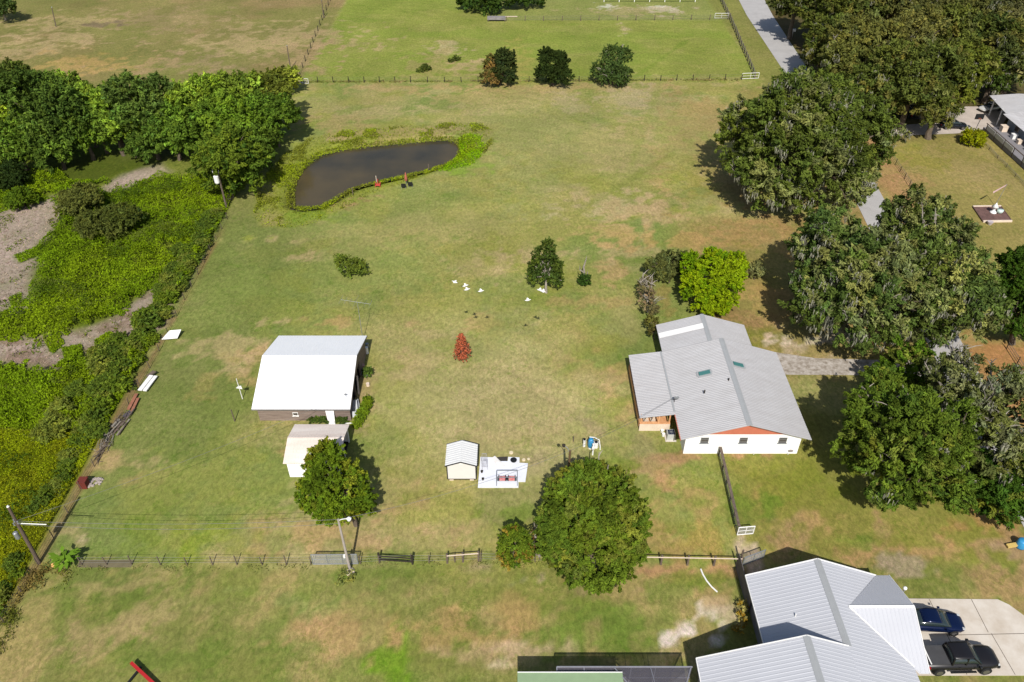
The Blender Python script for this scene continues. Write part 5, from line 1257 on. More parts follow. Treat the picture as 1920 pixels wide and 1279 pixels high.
wire('lower power line from the corner utility pole to the street lamp pole', pB, t4 - Vector((0, 0, .5)), .7)
wire('power line from the corner utility pole towards the white barn', pA, Vector((-17.0, 59.3, 3.2)), .6)
wire('power line from the street lamp to the wooden lamp pole', t4, tp, .8)
wire('power line from the wooden lamp pole to the farmhouse roof mast', tp, Vector((16.5, 58.6, 3.4)), .4)
sm2 = thing('service_mast', 'small dark service mast on the corner of the white barn roof', 'mast', (-17, 59.3, 2.7)); MB().tube([(-17, 59.3, 2.65), (-17, 59.3, 3.3)], .035, 6).build('mast', GALV, sm2); MB().bar((-17.2, 59.3, 3.2), (-16.8, 59.3, 3.2), .05).build('crossbar', DARKPOST, sm2)

# ------------------------------------------------------------------ YARD THINGS
vn = thing('garden_windmill', 'small white wind vane on a leaning stake left of the barn', 'wind vane', (-28.9, 62, 0))
vt = pole_top((-28.9, 62.0), 443, 710); MB().tube([(-28.9, 62, 0), tuple(vt)], [.05, .035], 6).build('pole', WHITE, vn)
a = Vector((-28.9, 62, 0)).lerp(vt, .55); m = MB(); m.add([a + Vector((-.35, 0, -.05)), a + Vector((.3, 0, -.2)), a + Vector((.25, 0.02, .25)), a + Vector((-.1, 0, .2)), a + Vector((-.35, .05, -.05)), a + Vector((.3, .05, -.2)), a + Vector((.25, 0.07, .25)), a + Vector((-.1, .05, .2))], [(0, 1, 2, 3), (7, 6, 5, 4), (0, 4, 5, 1), (1, 5, 6, 2), (2, 6, 7, 3), (3, 7, 4, 0)]); m.build('vane', WHITE, vn)
st = pole_top((-28.8, 58.6), 433, 768); simple('leaning_stake', 'brown leaning stake in the grass left of the barn front', 'stake', lambda m: m.tube([(-28.8, 58.6, 0), tuple(st), tuple(st + Vector((0, 0, .04)))], [.06, .05, .02], 6), WOODPOST, loc=(-28.8, 58.6, 0))
q = G(709, 350); rc_ = thing('garden_chair', 'red lounge chair at the pond edge', 'chair', tuple(q))
REDP = mat('red_paint', (216, 84, 70), .6, k=.75)
MB().box(q.x - .4, q.x + .4, q.y - .35, q.y + .35, .3, .38).build('seat', REDP, rc_); m = MB(); m.bar((q.x, q.y + .35, .38), (q.x - .05, q.y + .6, 1.0), .8, .06, (1, 0, 0)); m.v = m.v; m.build('backrest', REDP, rc_)
for sx in (-.36, .36):
    for sy in (-.3, .3): MB().box(q.x + sx - .03, q.x + sx + .03, q.y + sy - .03, q.y + sy + .03, 0, .3).build('leg', REDP, rc_)
    MB().box(q.x + sx - .05, q.x + sx + .05, q.y - .35, q.y + .4, .55, .6).build('armrest', REDP, rc_)
q = G(706, 341); simple('fishing_post', 'thin pale post behind the red chair', 'post', lambda m: m.tube([(q.x, q.y, -.2), (q.x, q.y, 1.0), (q.x, q.y, 1.05)], [.06, .05, .02], 6), PALEW)
for (px, py, lb) in ((757.5, 353, 'black patio chair left of the orange post by the pond'), (770, 350, 'dark grey patio chair right of the orange post by the pond')):
    q = G(px, py); c = thing('garden_chair', lb, 'chair', tuple(q), 0, 'dark chairs by the pond')
    MB().box(q.x - .35, q.x + .35, q.y - .3, q.y + .3, .35, .42).build('seat', BLACKM, c); MB().box(q.x - .35, q.x + .35, q.y - .38, q.y - .31, .42, .95).build('backrest', BLACKM, c)
    for sx in (-.3, .3):
        for sy in (-.26, .26): MB().box(q.x + sx - .025, q.x + sx + .025, q.y + sy - .025, q.y + sy + .025, 0, .35).build('leg', GALV, c)
q = G(762, 346); um = thing('folded_parasol', 'folded orange parasol standing behind the two dark pond chairs', 'parasol', tuple(q))
MB().tube([(q.x, q.y, 0), (q.x, q.y, .9)], .04, 6).build('pole', GALV, um); MB().tube([(q.x, q.y, .7), (q.x, q.y, 1.0), (q.x, q.y, 1.9), (q.x, q.y, 2.1)], [.2, .24, .1, .02], 10).build('canopy', mat('orange_cloth', (196, 112, 88), .85), um)
for px, py, h, lb in ((662, 366, 1.2, 'pale wooden post on the near bank of the pond'), (804, 320, 1.1, 'thin post in the grass at the right end of the pond'), (990, 525, .7, 'short white marker post left of the meadow tree'), (1479, 533, .5, 'short dark stump between the lime tree and the oak')):
    q = G(px, py); simple('wooden_post', lb, 'post', lambda m: m.tube([(q.x, q.y, -.1), (q.x, q.y, h), (q.x, q.y, h + .04)], [.08, .07, .02], 6), WOODPOST if h > .8 else (PALEW if px < 1000 else DARKPOST))
# scrap along the marsh fence
simple('plywood_sheet', 'white sheet panel standing in the shrubs at the marsh fence', 'panel', lambda m: m.add([(-40.9, 71.8, .25), (-39.1, 72.0, .3), (-38.9, 73.1, .7), (-40.2, 72.9, .7), (-40.9, 71.8, .32), (-39.1, 72.0, .37), (-38.9, 73.1, .77), (-40.2, 72.9, .77)], [(3, 2, 1, 0), (4, 5, 6, 7), (0, 1, 5, 4), (1, 2, 6, 5), (2, 3, 7, 6), (3, 0, 4, 7)]), WHITE)
def plank_px(name, label, cat, a, b_, w, th, mt_, z=.25):
    A = G(*a, z); B_ = G(*b_, z); simple(name, label, cat, lambda m: (m.bar(A, B_, w, th), m.bar(A.lerp(B_, .2) - Vector((0, 0, th / 2 + .1)), A.lerp(B_, .2) - Vector((0, 0, th / 2 + .02)), w * .9, .2)), mt_)
plank_px('white_board', 'long white board of a pair lying on the marsh fence, the left one', 'board', (262, 732), (284, 704), .45, .1, WHITE, .5)
plank_px('white_board', 'long white board of a pair lying on the marsh fence, the right one', 'board', (271, 733), (292, 705), .42, .1, WHITE, .35)
plank_px('driftwood_board', 'short weathered board above the two white boards', 'board', (277, 706), (290, 696), .5, .08, WOODPOST, .5)
plank_px('rusty_sheet', 'rusty orange metal sheet lying below the white boards, left strip', 'metal sheet', (240, 768), (256, 738), .35, .04, mat('rust_sheet', (182, 120, 92), .85, var=.25), .3)
plank_px('rusty_sheet', 'rusty orange metal sheet lying below the white boards, right strip', 'metal sheet', (247, 771), (259, 746), .3, .04, MATS['rust_sheet'], .3)
plank_px('tarp_roll', 'dark grey rolled tarp between the rusty sheets and the grey poles', 'tarp', (233, 782), (246, 772), .5, .2, mat('tarp_grey', (96, 90, 98), .8), .15)
PLB = ['long pale brown pole on the upper edge of the scrap heap', 'bleached pole beside the grey tarp roll in the scrap heap', 'short brown pole at the middle of the scrap heap', 'bleached pole at the lower left of the scrap heap', 'long brown pole reaching from the tarp roll up to the rusty sheets', 'thick bleached pole at the marsh side of the scrap heap']
for i, (a, b_, w) in enumerate((((214, 812), (240, 780), .18), ((219, 816), (243, 786), .14), ((222, 815), (238, 792), .12), ((206, 812), (226, 790), .12), ((228, 798), (252, 766), .12), ((210, 800), (224, 786), .2))):
    plank_px('old_pole', PLB[i], 'pole', a, b_, w, w * .6, PALEBARK if i % 2 else WOODPOST, .15 + .05 * i)
for (px, py, lb) in ((198, 826, 'heap of dry cut branches at the lower end of the scrap pile'), (226, 792, 'heap of dry cut branches beside the grey tarp roll'), (192, 850, 'heap of dry cut branches between the scrap pile and the red bin')):
    q = G(px, py); m = MB()
    for k in range(34):
        a = Vector((q.x + random.gauss(0, .35), q.y + random.gauss(0, .8), random.uniform(.05, .4))); d = Vector((random.gauss(0, .35), random.gauss(0, .9), random.gauss(0, .12)))
        m.tube([a - d * .6, a, a + d * .6], [.03, .035, .015], 4)
    set_tags(m.build('brush_heap', PALEBARK if px == 198 else WOODPOST, None, loc=(q.x, q.y, 0)), lb, 'branch heap')
for o in [o for o in COL.objects if o.name.startswith('old_pole')]: o['group'] = 'poles in the scrap heap by the marsh fence'
q = G(160, 912); simple('red_bin', 'dark red metal bin where the marsh fence meets the dry track', 'bin', lambda m: (m.box(q.x - .35, q.x + .35, q.y - .35, q.y + .35, 0, .85), m.box(q.x - .4, q.x + .4, q.y - .4, q.y + .4, .85, .95)), mat('rust_red', (124, 50, 38), .8))
q = G(180, 905); simple('rubble_heap', 'small heap of pale rubble right of the dark red bin', 'rubble', lambda m: [m.blob((q.x + random.uniform(-.6, .6), q.y + random.uniform(-.5, .5), .05), (random.uniform(.1, .22),) * 2 + (.12,), 7, 4, .15) for _ in range(26)], mat('rubble', (190, 176, 166), .9))
# red beam at the lower edge
rb = thing('steel_beam', 'red painted steel beam with a black bar at the lower edge of the lawn', 'beam', (-27.2, 29.8, 0))
MB().bar(G(246, 1243, .55), G(300, 1293, .35), .22, .2).build('red_bar', mat('red_steel', (186, 38, 40), .5, k=.8), rb)
a = G(263, 1256, .2); MB().bar(a + Vector((.05, .2, .12)), a + Vector((-.75, -1.5, .0)), .13, .13).build('black_bar', BLACKM, rb)
m = MB(); q = G(1315, 1067); pts = [G(px, py, .06) for px, py in ((1314, 1067), (1318, 1077), (1325, 1089), (1334, 1100), (1345, 1110))]; m.tube(pts, .07, 6)
set_tags(m.build('white_hose', WHITE, None, loc=tuple(pts[0])), 'curved white plastic pipe lying on the front lawn', 'pipe')
q = G(1912, 1025); kd = thing('toy_car', 'blue and yellow plastic toy at the right edge of the lawn', 'toy', tuple(q))
MB().tube([(q.x, q.y, 0), (q.x, q.y, .2), (q.x, q.y, .8), (q.x, q.y, .95)], [.4, .45, .42, .3], 14).build('body', BL, kd, True)
MB().bar((q.x - 1.25, q.y - .1, .2), (q.x - .4, q.y, .3), .35, .2).build('slide', mat('toy_yellow', (238, 206, 120), .6), kd)
# far field trough and sand, mailbox
tr = thing('feed_trough', 'long grey slatted hay feeder in the far green field', 'feeder', (-3.6, 191.7, 0))
m = MB(); m.box(-5.8, -1.5, 191.2, 192.4, .4, .9); m.box(-5.7, -1.6, 191.3, 192.3, .9, 1.0)
m.build('trough', mat('grey_planks', (168, 162, 160), .85, var=.3, stretch=(.4, 6, 1)), tr)
for x in (-5.6, -1.7):
    for y in (191.3, 192.3): MB().box(x - .08, x + .08, y - .08, y + .08, 0, .4).build('leg', WOODPOST, tr)
plank_px('pale_pole', 'pale pole lying right of the hay feeder in the far field', 'pole', (948, 31), (970, 31), .2, .15, PALEW, .2)
q = G(1484, 72); mbx_ = thing('mailbox', 'white mailbox on a post beside the lane under the oaks', 'mailbox', tuple(q))
MB().box(q.x - .08, q.x + .08, q.y - .08, q.y + .08, 0, 1.5).build('post', WHITE, mbx_); MB().box(q.x - .2, q.x + .55, q.y - .22, q.y + .22, 1.5, 2.0).build('box', WHITE, mbx_)
simple('white_rail', 'white horizontal rail fence at the far top of the green field', 'fence', lambda m: (m.bar((23, 206.8, .9), (46, 206.8, .9), .3, .12), [m.box(23 + k * 3.8 - .08, 23 + k * 3.8 + .08, 206.9, 207.0, 0, 1.2) for k in range(7)]), WHITE)

# ------------------------------------------------------------------ EGRETS in flight over the meadow
def egret(label, px, py, z, ang, flap):
    p = G(px, py, z); t = thing('flying_egret', label, 'bird', tuple(p), 0, 'white egrets flying over the meadow')
    c, s = math.cos(ang), math.sin(ang)
    def X3(v): return (p.x + (v[0] * c - v[1] * s) * .52, p.y + (v[0] * s + v[1] * c) * .52, p.z + v[2] * .52)
    m = MB(); pts = [(-.62, 0, 0), (-.42, 0, .0), (-.18, 0, .01), (.1, 0, .02), (.28, 0, .06), (.34, 0, .13), (.42, 0, .12), (.52, 0, .1), (.62, 0, .08)]
    m.tube([X3(q) for q in pts], [.012, .05, .10, .11, .05, .035, .045, .02, .005], 8)
    for sg in (-1, 1):
        w = [(-.16, .06, .05), (.2, .06, .05), (.22, .26, .05 + flap * .5), (.0, .5, .03 + flap), (-.2, .46, .03 + flap), (-.22, .26, .04 + flap * .5)]
        vs = [X3((x, y * sg, zz)) for x, y, zz in w] + [X3((x, y * sg, zz - .025)) for x, y, zz in w]
        m.add(vs, [(0, 1, 2, 5), (2, 3, 4, 5), (11, 8, 7, 6), (11, 10, 9, 8), (0, 6, 7, 1), (1, 7, 8, 2), (2, 8, 9, 3), (3, 9, 10, 4), (4, 10, 11, 5), (5, 11, 6, 0)])
    m.build('body', WHITE, t)
    m = MB(); m.tube([X3((-.4, -.03, -.04)), X3((-.85, -.03, -.03))], .012, 4); m.tube([X3((-.4, .03, -.04)), X3((-.85, .03, -.03))], .012, 4); m.build('legs', BLACKM, t)
for a in (('white egret gliding, leftmost of the flock over the meadow', 852.5, 529, 13.2, 2.7, .1), ('white egret, upper one of the close pair left of the flock', 873, 536, 12.8, .3, .25), ('white egret, lower one of the close pair left of the flock', 876, 543, 12.7, .3, .2), ('white egret flying alone right of the close pair', 902, 546, 12.2, .15, .25),
          ('white egret flying just left of the meadow tree trunk, upper left bird', 1012, 544, 12.5, -.5, .2), ('white egret flying right against the meadow tree trunk', 1018, 547, 12.5, -.5, .3), ('white egret flying lowest and alone below the meadow tree', 990, 563, 12.3, .1, .2)):
    egret(*a)

# ------------------------------------------------------------------ TREES
DK = (66, 88, 36); MID = (92, 114, 42); OAK = (96, 110, 48); OAK2 = (132, 138, 88); OLV = (118, 118, 66); BRT = (120, 146, 40); LIMEC = (142, 164, 22); GRY = (128, 132, 96)
oakkw = dict(leaf=.30, clump=1.35, cover=2.0, var=.22, rgb2=OAK2, mix2=.34)
tree('live_oak', 'broad live oak with hanging moss between the meadow and the lane', 'tree', GB(1525, 375),
     [L(1500, 230, 12, 8, 5.5), L(1430, 270, 8.5, 6.2, 5.5), L(1585, 250, 9.5, 6.8, 6), L(1455, 335, 5.8, 5.6, 5), L(1540, 335, 6, 6.4, 5), L(1585, 315, 6, 4.2, 4.2), L(1520, 190, 12, 6, 4.4), L(1500, 290, 9, 7, 6), L(1405, 235, 9, 4, 3.5), L(1640, 270, 8, 3.8, 3.5)],
     OAK, r0=.8, nlimb=40, moss=300, bare=18, **oakkw)
k2 = dict(leaf=.26, clump=1.2, cover=2.0, var=.22, rgb2=OAK2, mix2=.3)
tree('live_oak', 'dark live oak casting shade towards the lime green tree', 'tree', GB(1610, 640),
     [L(1565, 480, 9, 4.8, 4.2), L(1632, 505, 9.5, 4.6, 4.4), L(1550, 560, 6.5, 3.6, 4), L(1620, 585, 6, 4.6, 4.4), L(1685, 565, 7, 4.0, 4.4), L(1610, 530, 8.5, 5, 4.5), L(1562, 445, 9, 3.4, 3.2)],
     (88, 106, 52), r0=.6, nlimb=34, moss=150, bare=12, **k2)
tree('live_oak', 'live oak with pale bare branches right of the dark shady oak', 'tree', GB(1760, 640),
     [L(1718, 432, 10.5, 4.0, 4.2), L(1758, 452, 9.5, 3.9, 4.0), L(1755, 520, 8.5, 5, 4.5), L(1806, 528, 7, 3.3, 3.8), L(1800, 590, 6, 4.2, 4), L(1735, 600, 5, 3.4, 3.5), L(1720, 490, 9, 4.2, 4)],
     (92, 108, 54), r0=.6, nlimb=34, moss=170, bare=28, **k2)
tree('cypress_tree', 'dark green tree cut by the right edge beside the oaks', 'tree', GB(1898, 645), [L(1895, 530, 6.5, 2.4, 3.6), L(1892, 580, 4.5, 2.6, 3.4), L(1905, 505, 7.2, 1.7, 2.4), L(1912, 600, 3.2, 2.6, 2.8), L(1878, 555, 4.5, 1.6, 2.2)], (62, 88, 26), leaf=.24, clump=.9, r0=.3)
k3 = dict(leaf=.20, clump=.95, cover=2.1, var=.22, rgb2=(112, 122, 50), mix2=.3)
tree('live_oak', 'bushy green oak in front of the right hand group, nearest the farmhouse lawn', 'tree', GB(1815, 935),
     [L(1640, 780, 7.5, 2.9, 2.8), L(1615, 835, 5.2, 2.5, 2.6), L(1695, 820, 8, 4.0, 3.8), L(1680, 890, 4.8, 3.4, 2.9), L(1740, 890, 6, 3.4, 3.2), L(1750, 800, 8, 3.6, 3.4), L(1650, 725, 7, 1.8, 1.8), L(1740, 835, 8, 3.2, 3)],
     (92, 112, 40), r0=.5, nlimb=34, moss=26, bare=6, **k3)
tree('live_oak', 'thin crowned mossy oak behind the bushy oak near the lane', 'tree', GB(1850, 830),
     [L(1815, 715, 8.5, 3.4, 3), L(1875, 750, 9, 3.4, 3.2), L(1800, 775, 8, 3, 2.8), L(1865, 830, 7, 3.4, 3.1), L(1905, 800, 7, 3.0, 3), L(1835, 770, 8, 3, 3)],
     (106, 114, 66), r0=.45, nlimb=40, moss=90, bare=34, dens=.62, leaf=.2, clump=.9, cover=1.7, rgb2=GRY, mix2=.3)
tree('live_oak', 'dark green low oak at the right edge beside the dry lawn', 'tree', GB(1890, 985), [L(1868, 915, 4.2, 2.2, 2.4), L(1905, 880, 5.5, 2.6, 2.8), L(1880, 945, 2.6, 1.8, 1.9), L(1915, 930, 3.5, 2, 2.4)], (70, 100, 34), r0=.3, **k3)
tree('round_tree', 'small bright green tree beside the gravel path end', 'tree', GB(1700, 745), [L(1700, 685, 4.6, 2.5, 2.3), L(1680, 720, 3.2, 1.9, 1.9), L(1722, 700, 4, 1.9, 2)], (92, 122, 34), r0=.2, **k3)
# bark mass of the near trunk
mb = MB(); a = G(1795, 945); 
tree('lime_tree', 'round bright lime green tree behind the farmhouse', 'tree', GB(1332, 590), [L(1336, 515, 3.6, 3.4, 2.9), L(1318, 545, 2.6, 2.5, 2.3), L(1358, 548, 2.6, 2.4, 2.2), L(1308, 505, 3.2, 2.2, 2.1), L(1368, 505, 3.3, 2.1, 2.1), L(1336, 565, 1.8, 2.2, 1.7)],
     LIMEC, leaf=.19, clump=.62, cover=2.6, var=.14, hue=.06, r0=.2, rgb2=(110, 142, 16), mix2=.25)
tree('grey_shrub', 'grey green leafy shrub left of the lime green tree', 'shrub', GB(1255, 530), [L(1262, 492, 1.9, 2.0, 1.6), L(1230, 500, 1.7, 1.5, 1.4), L(1290, 500, 1.8, 1.4, 1.4), L(1245, 512, 1.2, 1.5, 1.1)], (100, 106, 62), leaf=.17, clump=.5, r0=.12)
tree('grey_shrub', 'small wispy grey shrub right of the lime green tree', 'shrub', GB(1414, 524), [L(1414, 505, 1.2, 1.25, 1.1), L(1404, 512, .9, .8, .8), L(1424, 510, .9, .8, .8)], (138, 138, 92), leaf=.13, clump=.4, dens=.6, r0=.08)
tree('oleander', 'narrow upright grey brown shrub behind the farmhouse, the farther one', 'shrub', GB(1220, 592), [L(1210, 532, 2.0, .9, 1.1), L(1214, 556, 1.8, 1.0, 1.2), L(1218, 578, 1.3, .95, 1.0), L(1207, 545, 1.6, .7, .9)], (120, 114, 82), leaf=.15, clump=.4, dens=.6, cover=1.5, r0=.1, bare=10, rgb2=(150, 130, 110), mix2=.25)
tree('oleander', 'narrow olive shrub at the back corner of the farmhouse', 'shrub', GB(1228, 638), [L(1222, 605, 1.5, .75, .9), L(1226, 622, 1.2, .65, .9)], (104, 104, 54), leaf=.14, clump=.35, dens=.8, cover=1.5, r0=.07, rgb2=(120, 110, 70), mix2=.3)
tree('meadow_tree', 'slim upright green tree with pale trunk in the middle meadow', 'tree', GB(1024, 549), [L(1023, 480, 4.2, 1.45, 2.0), L(1009, 497, 3.1, 1.15, 1.5), L(1039, 500, 3.0, 1.15, 1.5), L(1024, 512, 2.4, 1.4, 1.2), L(1026, 463, 5.2, .9, 1.0), L(1006, 518, 1.9, 1.1, 1.1), L(1042, 522, 1.9, 1.1, 1.0)],
     (74, 92, 40), leaf=.15, clump=.46, cover=1.5, dens=.8, bark=PALEBARK, r0=.16, nlimb=26, minz=1.2, rgb2=(96, 112, 44), mix2=.3)
tree('small_shrub', 'round dark green shrub at the foot of the pale dead stump', 'shrub', GB(1097, 535), [L(1097, 524, .75, .85, .75), L(1092, 528, .5, .5, .5)], (60, 86, 34), leaf=.12, clump=.3, r0=.06)
ds = thing('dead_stump', 'pale split dead tree stump rising behind the round shrub', 'tree stump', (*GB(1096, 528), 0))
q = G(1096, 528); m = MB(); m.tube([(q.x, q.y, 0), (q.x - .05, q.y, 1.2), (q.x - .25, q.y, 2.2), (q.x, q.y, 3.4), (q.x + .05, q.y, 3.9)], [.16, .13, .14, .07, .02], 6); m.tube([(q.x + .25, q.y, 0), (q.x + .3, q.y, 1.5)], [.1, .07], 6); m.tube([(q.x - .1, q.y, 1.4), (q.x - .7, q.y, 1.8), (q.x - .75, q.y, 2.5)], [.1, .08, .02], 5)
m.build('trunk', PALEBARK, ds)
tree('olive_shrub', 'low spreading olive green shrub on the left meadow', 'shrub', GB(656, 517), [L(645, 492, 1.4, 1.15, 1.0), L(668, 498, 1.2, 1.2, .9), L(653, 503, 1.0, 1.2, .8), L(636, 486, 1.3, .7, .7), L(680, 507, .8, .75, .6)], (106, 122, 50), leaf=.15, clump=.42, cover=1.6, dens=.8, r0=.09, bark=PALEBARK)
# orange dead conifer
cn = thing('dead_conifer', 'small conical tree with rust orange foliage on the lawn', 'tree', (*GB(867, 676), 0))
q = G(867, 676); mb = MB(); mb.tube([(q.x, q.y, 0), (q.x - .05, q.y, 3.9)], [.08, .02], 6); cc = []; oo = []; ss = []
for k in range(13):
    z = .8 + k * .245; rr = 1.3 * (1 - (k / 13.4)) ** .7 * random.uniform(.85, 1.1) + .05; nb = int(6 + rr * 5); a0 = random.random() * 6
    if k == 0: rr *= .5
    if k == 1: rr *= .85
    for i in range(nb):
        a = a0 + i * 6.283 / nb + random.uniform(-.2, .2); ln = rr * random.uniform(.8, 1.1)
        d = Vector((math.cos(a), math.sin(a), -.25)); e = Vector((q.x, q.y, z)) + d * ln
        mb.tube([(q.x, q.y, z), tuple(e)], [.018, .006], 3, cap=False)
        for j in range(13):
            t = random.uniform(.25, 1); c = Vector((q.x, q.y, z)).lerp(e, t) + Vector((random.uniform(-.07, .07), random.uniform(-.07, .07), random.uniform(-.03, .08)))
            cc.append(tuple(c)); oo.append((d.x * .3, d.y * .3, .9)); ss.append(random.uniform(.06, .11))
cc = np.array(cc); n = len(cc); col = np.array([lin(196), lin(106), lin(72)]) * .74 * R.normal(1, .32, n).clip(.35, 1.7)[:, None]
leaf_object('crown', [cards(cc, np.array(oo), np.array(ss) * 1.2, col, .55, .6)], cn); mb.build('trunk', BARK, cn)
# tree beside the carport shed
tree('laurel_tree', 'dense pointed green tree overlapping the low cream shed', 'tree', GB(668, 985),
     [L(618, 905, 4.6, 2.7, 2.6), L(595, 920, 3.6, 1.9, 2.1), L(652, 915, 3.8, 2.2, 2.3), L(612, 868, 5.6, 1.9, 1.7), L(635, 945, 2.8, 2.2, 1.9), L(605, 945, 2.8, 1.7, 1.6), L(608, 845, 6.1, 1.0, 1.0), L(672, 935, 2.6, 1.4, 1.5)],
     (98, 120, 30), leaf=.16, clump=.62, cover=2.3, r0=.2, rgb2=(132, 140, 44), mix2=.3)
tree('camphor_tree', 'big round dense green tree on the wire fence', 'tree', GB(1108, 1062),
     [L(1110, 960, 5.5, 3.7, 3.2), L(1070, 980, 4.4, 2.9, 2.8), L(1152, 985, 4.6, 3.0, 3.0), L(1110, 1030, 3.2, 3.5, 2.5), L(1075, 935, 4.8, 2.4, 2.4), L(1140, 925, 5.2, 2.4, 2.4), L(1160, 1030, 3, 2.3, 2.2), L(1062, 1025, 2.6, 2.1, 1.9), L(1105, 905, 5.2, 2.0, 1.7)],
     (98, 118, 38), leaf=.16, clump=.66, cover=2.4, var=.2, r0=.4, rgb2=(122, 130, 54), mix2=.28, bare=4)
tree('round_tree', 'small round bronze green tree left of the big round tree', 'tree', GB(965, 1062), [L(964, 1022, 2.0, 1.45, 1.7), L(960, 1040, 1.4, 1.25, 1.2), L(976, 1030, 1.7, 1.1, 1.3), L(962, 1000, 2.9, .85, .8)], (102, 122, 36), leaf=.13, clump=.38, cover=2.4, r0=.1, rgb2=(138, 118, 50), mix2=.2)
tree('red_leaf_shrub', 'thin reddish sapling between the small and the big round tree', 'shrub', GB(1012, 1050), [L(1004, 1003, 1.6, .5, .6), L(1010, 1030, 1.2, .5, .7)], (138, 100, 70), leaf=.1, clump=.3, dens=.5, cover=1.0, r0=.04, bare=3)
tree('half_brown_tree', 'small tree half turned brown, leftmost of three on the meadow fence', 'tree', GB(937, 160), [L(948, 118, 3.8, 2.3, 2.8), L(945, 140, 2.2, 2.3, 1.9)], (62, 74, 40), leaf=.22, clump=.65, r0=.2)
o = [o for o in COL.objects if o.name == 'half_brown_tree'][0]
part, _, _ = crown_parts([L(922, 125, 3.0, 1.7, 2.2), L(920, 145, 1.8, 1.8, 1.5)], (136, 112, 68), .2, .6, 1.0, rgb2=(96, 96, 50), mix2=.4); leaf_object('brown_foliage', [part], o)
tree('round_tree', 'dark round tree, middle of three on the meadow fence', 'tree', GB(1037, 160), [L(1037, 120, 3.7, 2.9, 2.7), L(1025, 140, 2.2, 2.2, 1.9), L(1052, 142, 2.2, 2.1, 1.9), L(1028, 108, 4, 1.8, 1.8)], (52, 66, 30), leaf=.24, clump=.75, r0=.25)
tree('thin_tree', 'loose crowned tree with a pale branch, rightmost of three on the meadow fence', 'tree', GB(1147, 157), [L(1150, 108, 4.2, 2.6, 2.4), L(1130, 132, 2.6, 2.4, 2.0), L(1162, 135, 2.6, 2.4, 2.0), L(1170, 105, 4.4, 1.6, 1.6), L(1145, 145, 1.6, 3.0, 1.3)], (84, 104, 56), leaf=.2, clump=.65, cover=1.6, dens=.8, r0=.2, bare=6)
tree('round_tree', 'dark tree cut by the top edge above the hay feeder, left one', 'tree', GB(900, 12), [L(890, -5, 3, 4, 3), L(918, 2, 2.8, 3.4, 2.6)], DK, leaf=.35, clump=1.1, r0=.3)
tree('round_tree', 'dark tree cut by the top edge above the hay feeder, right one', 'tree', GB(985, 6), [L(968, -8, 3, 3.4, 2.6), L(1000, -6, 2.6, 3.0, 2.2)], DK, leaf=.35, clump=1.1, r0=.3)
tree('small_tree', 'small lone tree in the far left corner of the dry pasture', 'tree', GB(11, 38), [L(6, 14, 3.6, 2.6, 2.4), L(-8, 10, 3.6, 2.4, 2.2)], (84, 104, 56), leaf=.26, clump=.8, r0=.2, bark=PALEBARK, minz=1.4)
# weeds on the far field
for px, py, r, lb in ((798, 128, 1.1, 'dark weed clump on the bare patch of the green field, larger one'), (856, 110, .6, 'small weed clump up from the larger one on the green field'), (1826, 258, 1.9, 'yellow green bush at the end of the neighbour drive')):
    big = px > 1500
    tree('weed_clump' if not big else 'yellow_bush', lb, 'weeds' if not big else 'bush', GB(px, py + 4), [L(px, py, .35 if not big else 1.3, r, .5 if not big else 1.4), L(px - 9, py + 4, .3 if not big else .9, r * .7, .4 if not big else 1)], (92, 104, 50) if not big else (146, 150, 20), leaf=.18, clump=.5, r0=.05, nlimb=4, minz=.05)

# oaks of the north east wood
WOOD = [
 (1492, 4, 8, 5.0, 'dark oak nearest the lane at the top edge', (76, 86, 42)), (1545, 18, 9, 6, 'oak at the top edge behind the mailbox', (96, 104, 46)), (1610, 5, 10, 6, 'oak at the top edge, third from the lane', (88, 98, 46)),
 (1675, 8, 9.5, 6, 'olive oak at the top edge in the middle of the wood', OLV), (1745, 12, 9.5, 6, 'greyish oak at the top edge right of the olive oak', (110, 112, 68)), (1815, 12, 9.5, 6, 'dark oak at the top edge towards the right corner', (90, 96, 58)), (1892, 20, 9, 6, 'grey mossy oak in the top right corner', (112, 110, 78)),
 (1560, 75, 8, 5.2, 'oak overhanging the lane verge below the mailbox', (94, 104, 46)), (1618, 95, 9.5, 6.5, 'tall olive oak behind the meadow oak', (122, 124, 66)), (1690, 80, 10, 7, 'broad pale olive oak in the middle of the wood', (128, 124, 72)), (1765, 75, 9.5, 6.5, 'broad green oak right of the pale olive oak', (100, 108, 50)),
 (1640, 165, 7.5, 5.5, 'oak between the big meadow oak and the neighbour drive', (92, 104, 46)), (1715, 150, 9, 6.8, 'broad oak shading the dark pickup', (98, 108, 50)), (1790, 140, 8.5, 6, 'oak with yellowish top above the black sedan', (108, 116, 44)), (1755, 210, 5.0, 3.2, 'low oak branch canopy beside the dark pickup', (100, 108, 50)), (1590, 130, 8, 5, 'oak touching the back of the meadow oak', (108, 110, 56)),
 (1858, 80, 8.5, 5.8, 'dark oak behind the carport', (76, 88, 40)), (1905, 110, 8, 5.2, 'dark oak at the right edge above the carport', (84, 92, 50)), (1862, 140, 5.5, 3.6, 'low dark bushy oak behind the white car', (62, 80, 30)), (1540, 105, 5.5, 3.2, 'small oak leaning over the lane verge', (90, 98, 46))]
for i, (px, py, z, r, lb, col) in enumerate(WOOD):
    col = tuple(int(a * .82 + b_ * .18) for a, b_ in zip(col, (96, 106, 66)))
    m_ = L(px, py, z, r); tree('live_oak', lb, 'tree', (m_[0] + .5, m_[1] + .5), auto_lobes(px, py, z * .92, r, r * .82, 6, .6), col, leaf=.36, clump=1.35, cover=1.9, var=.2, r0=.5, nlimb=10, moss=22, bare=3, group='oaks of the wood beside the lane', rgb2=OLV, mix2=.25)
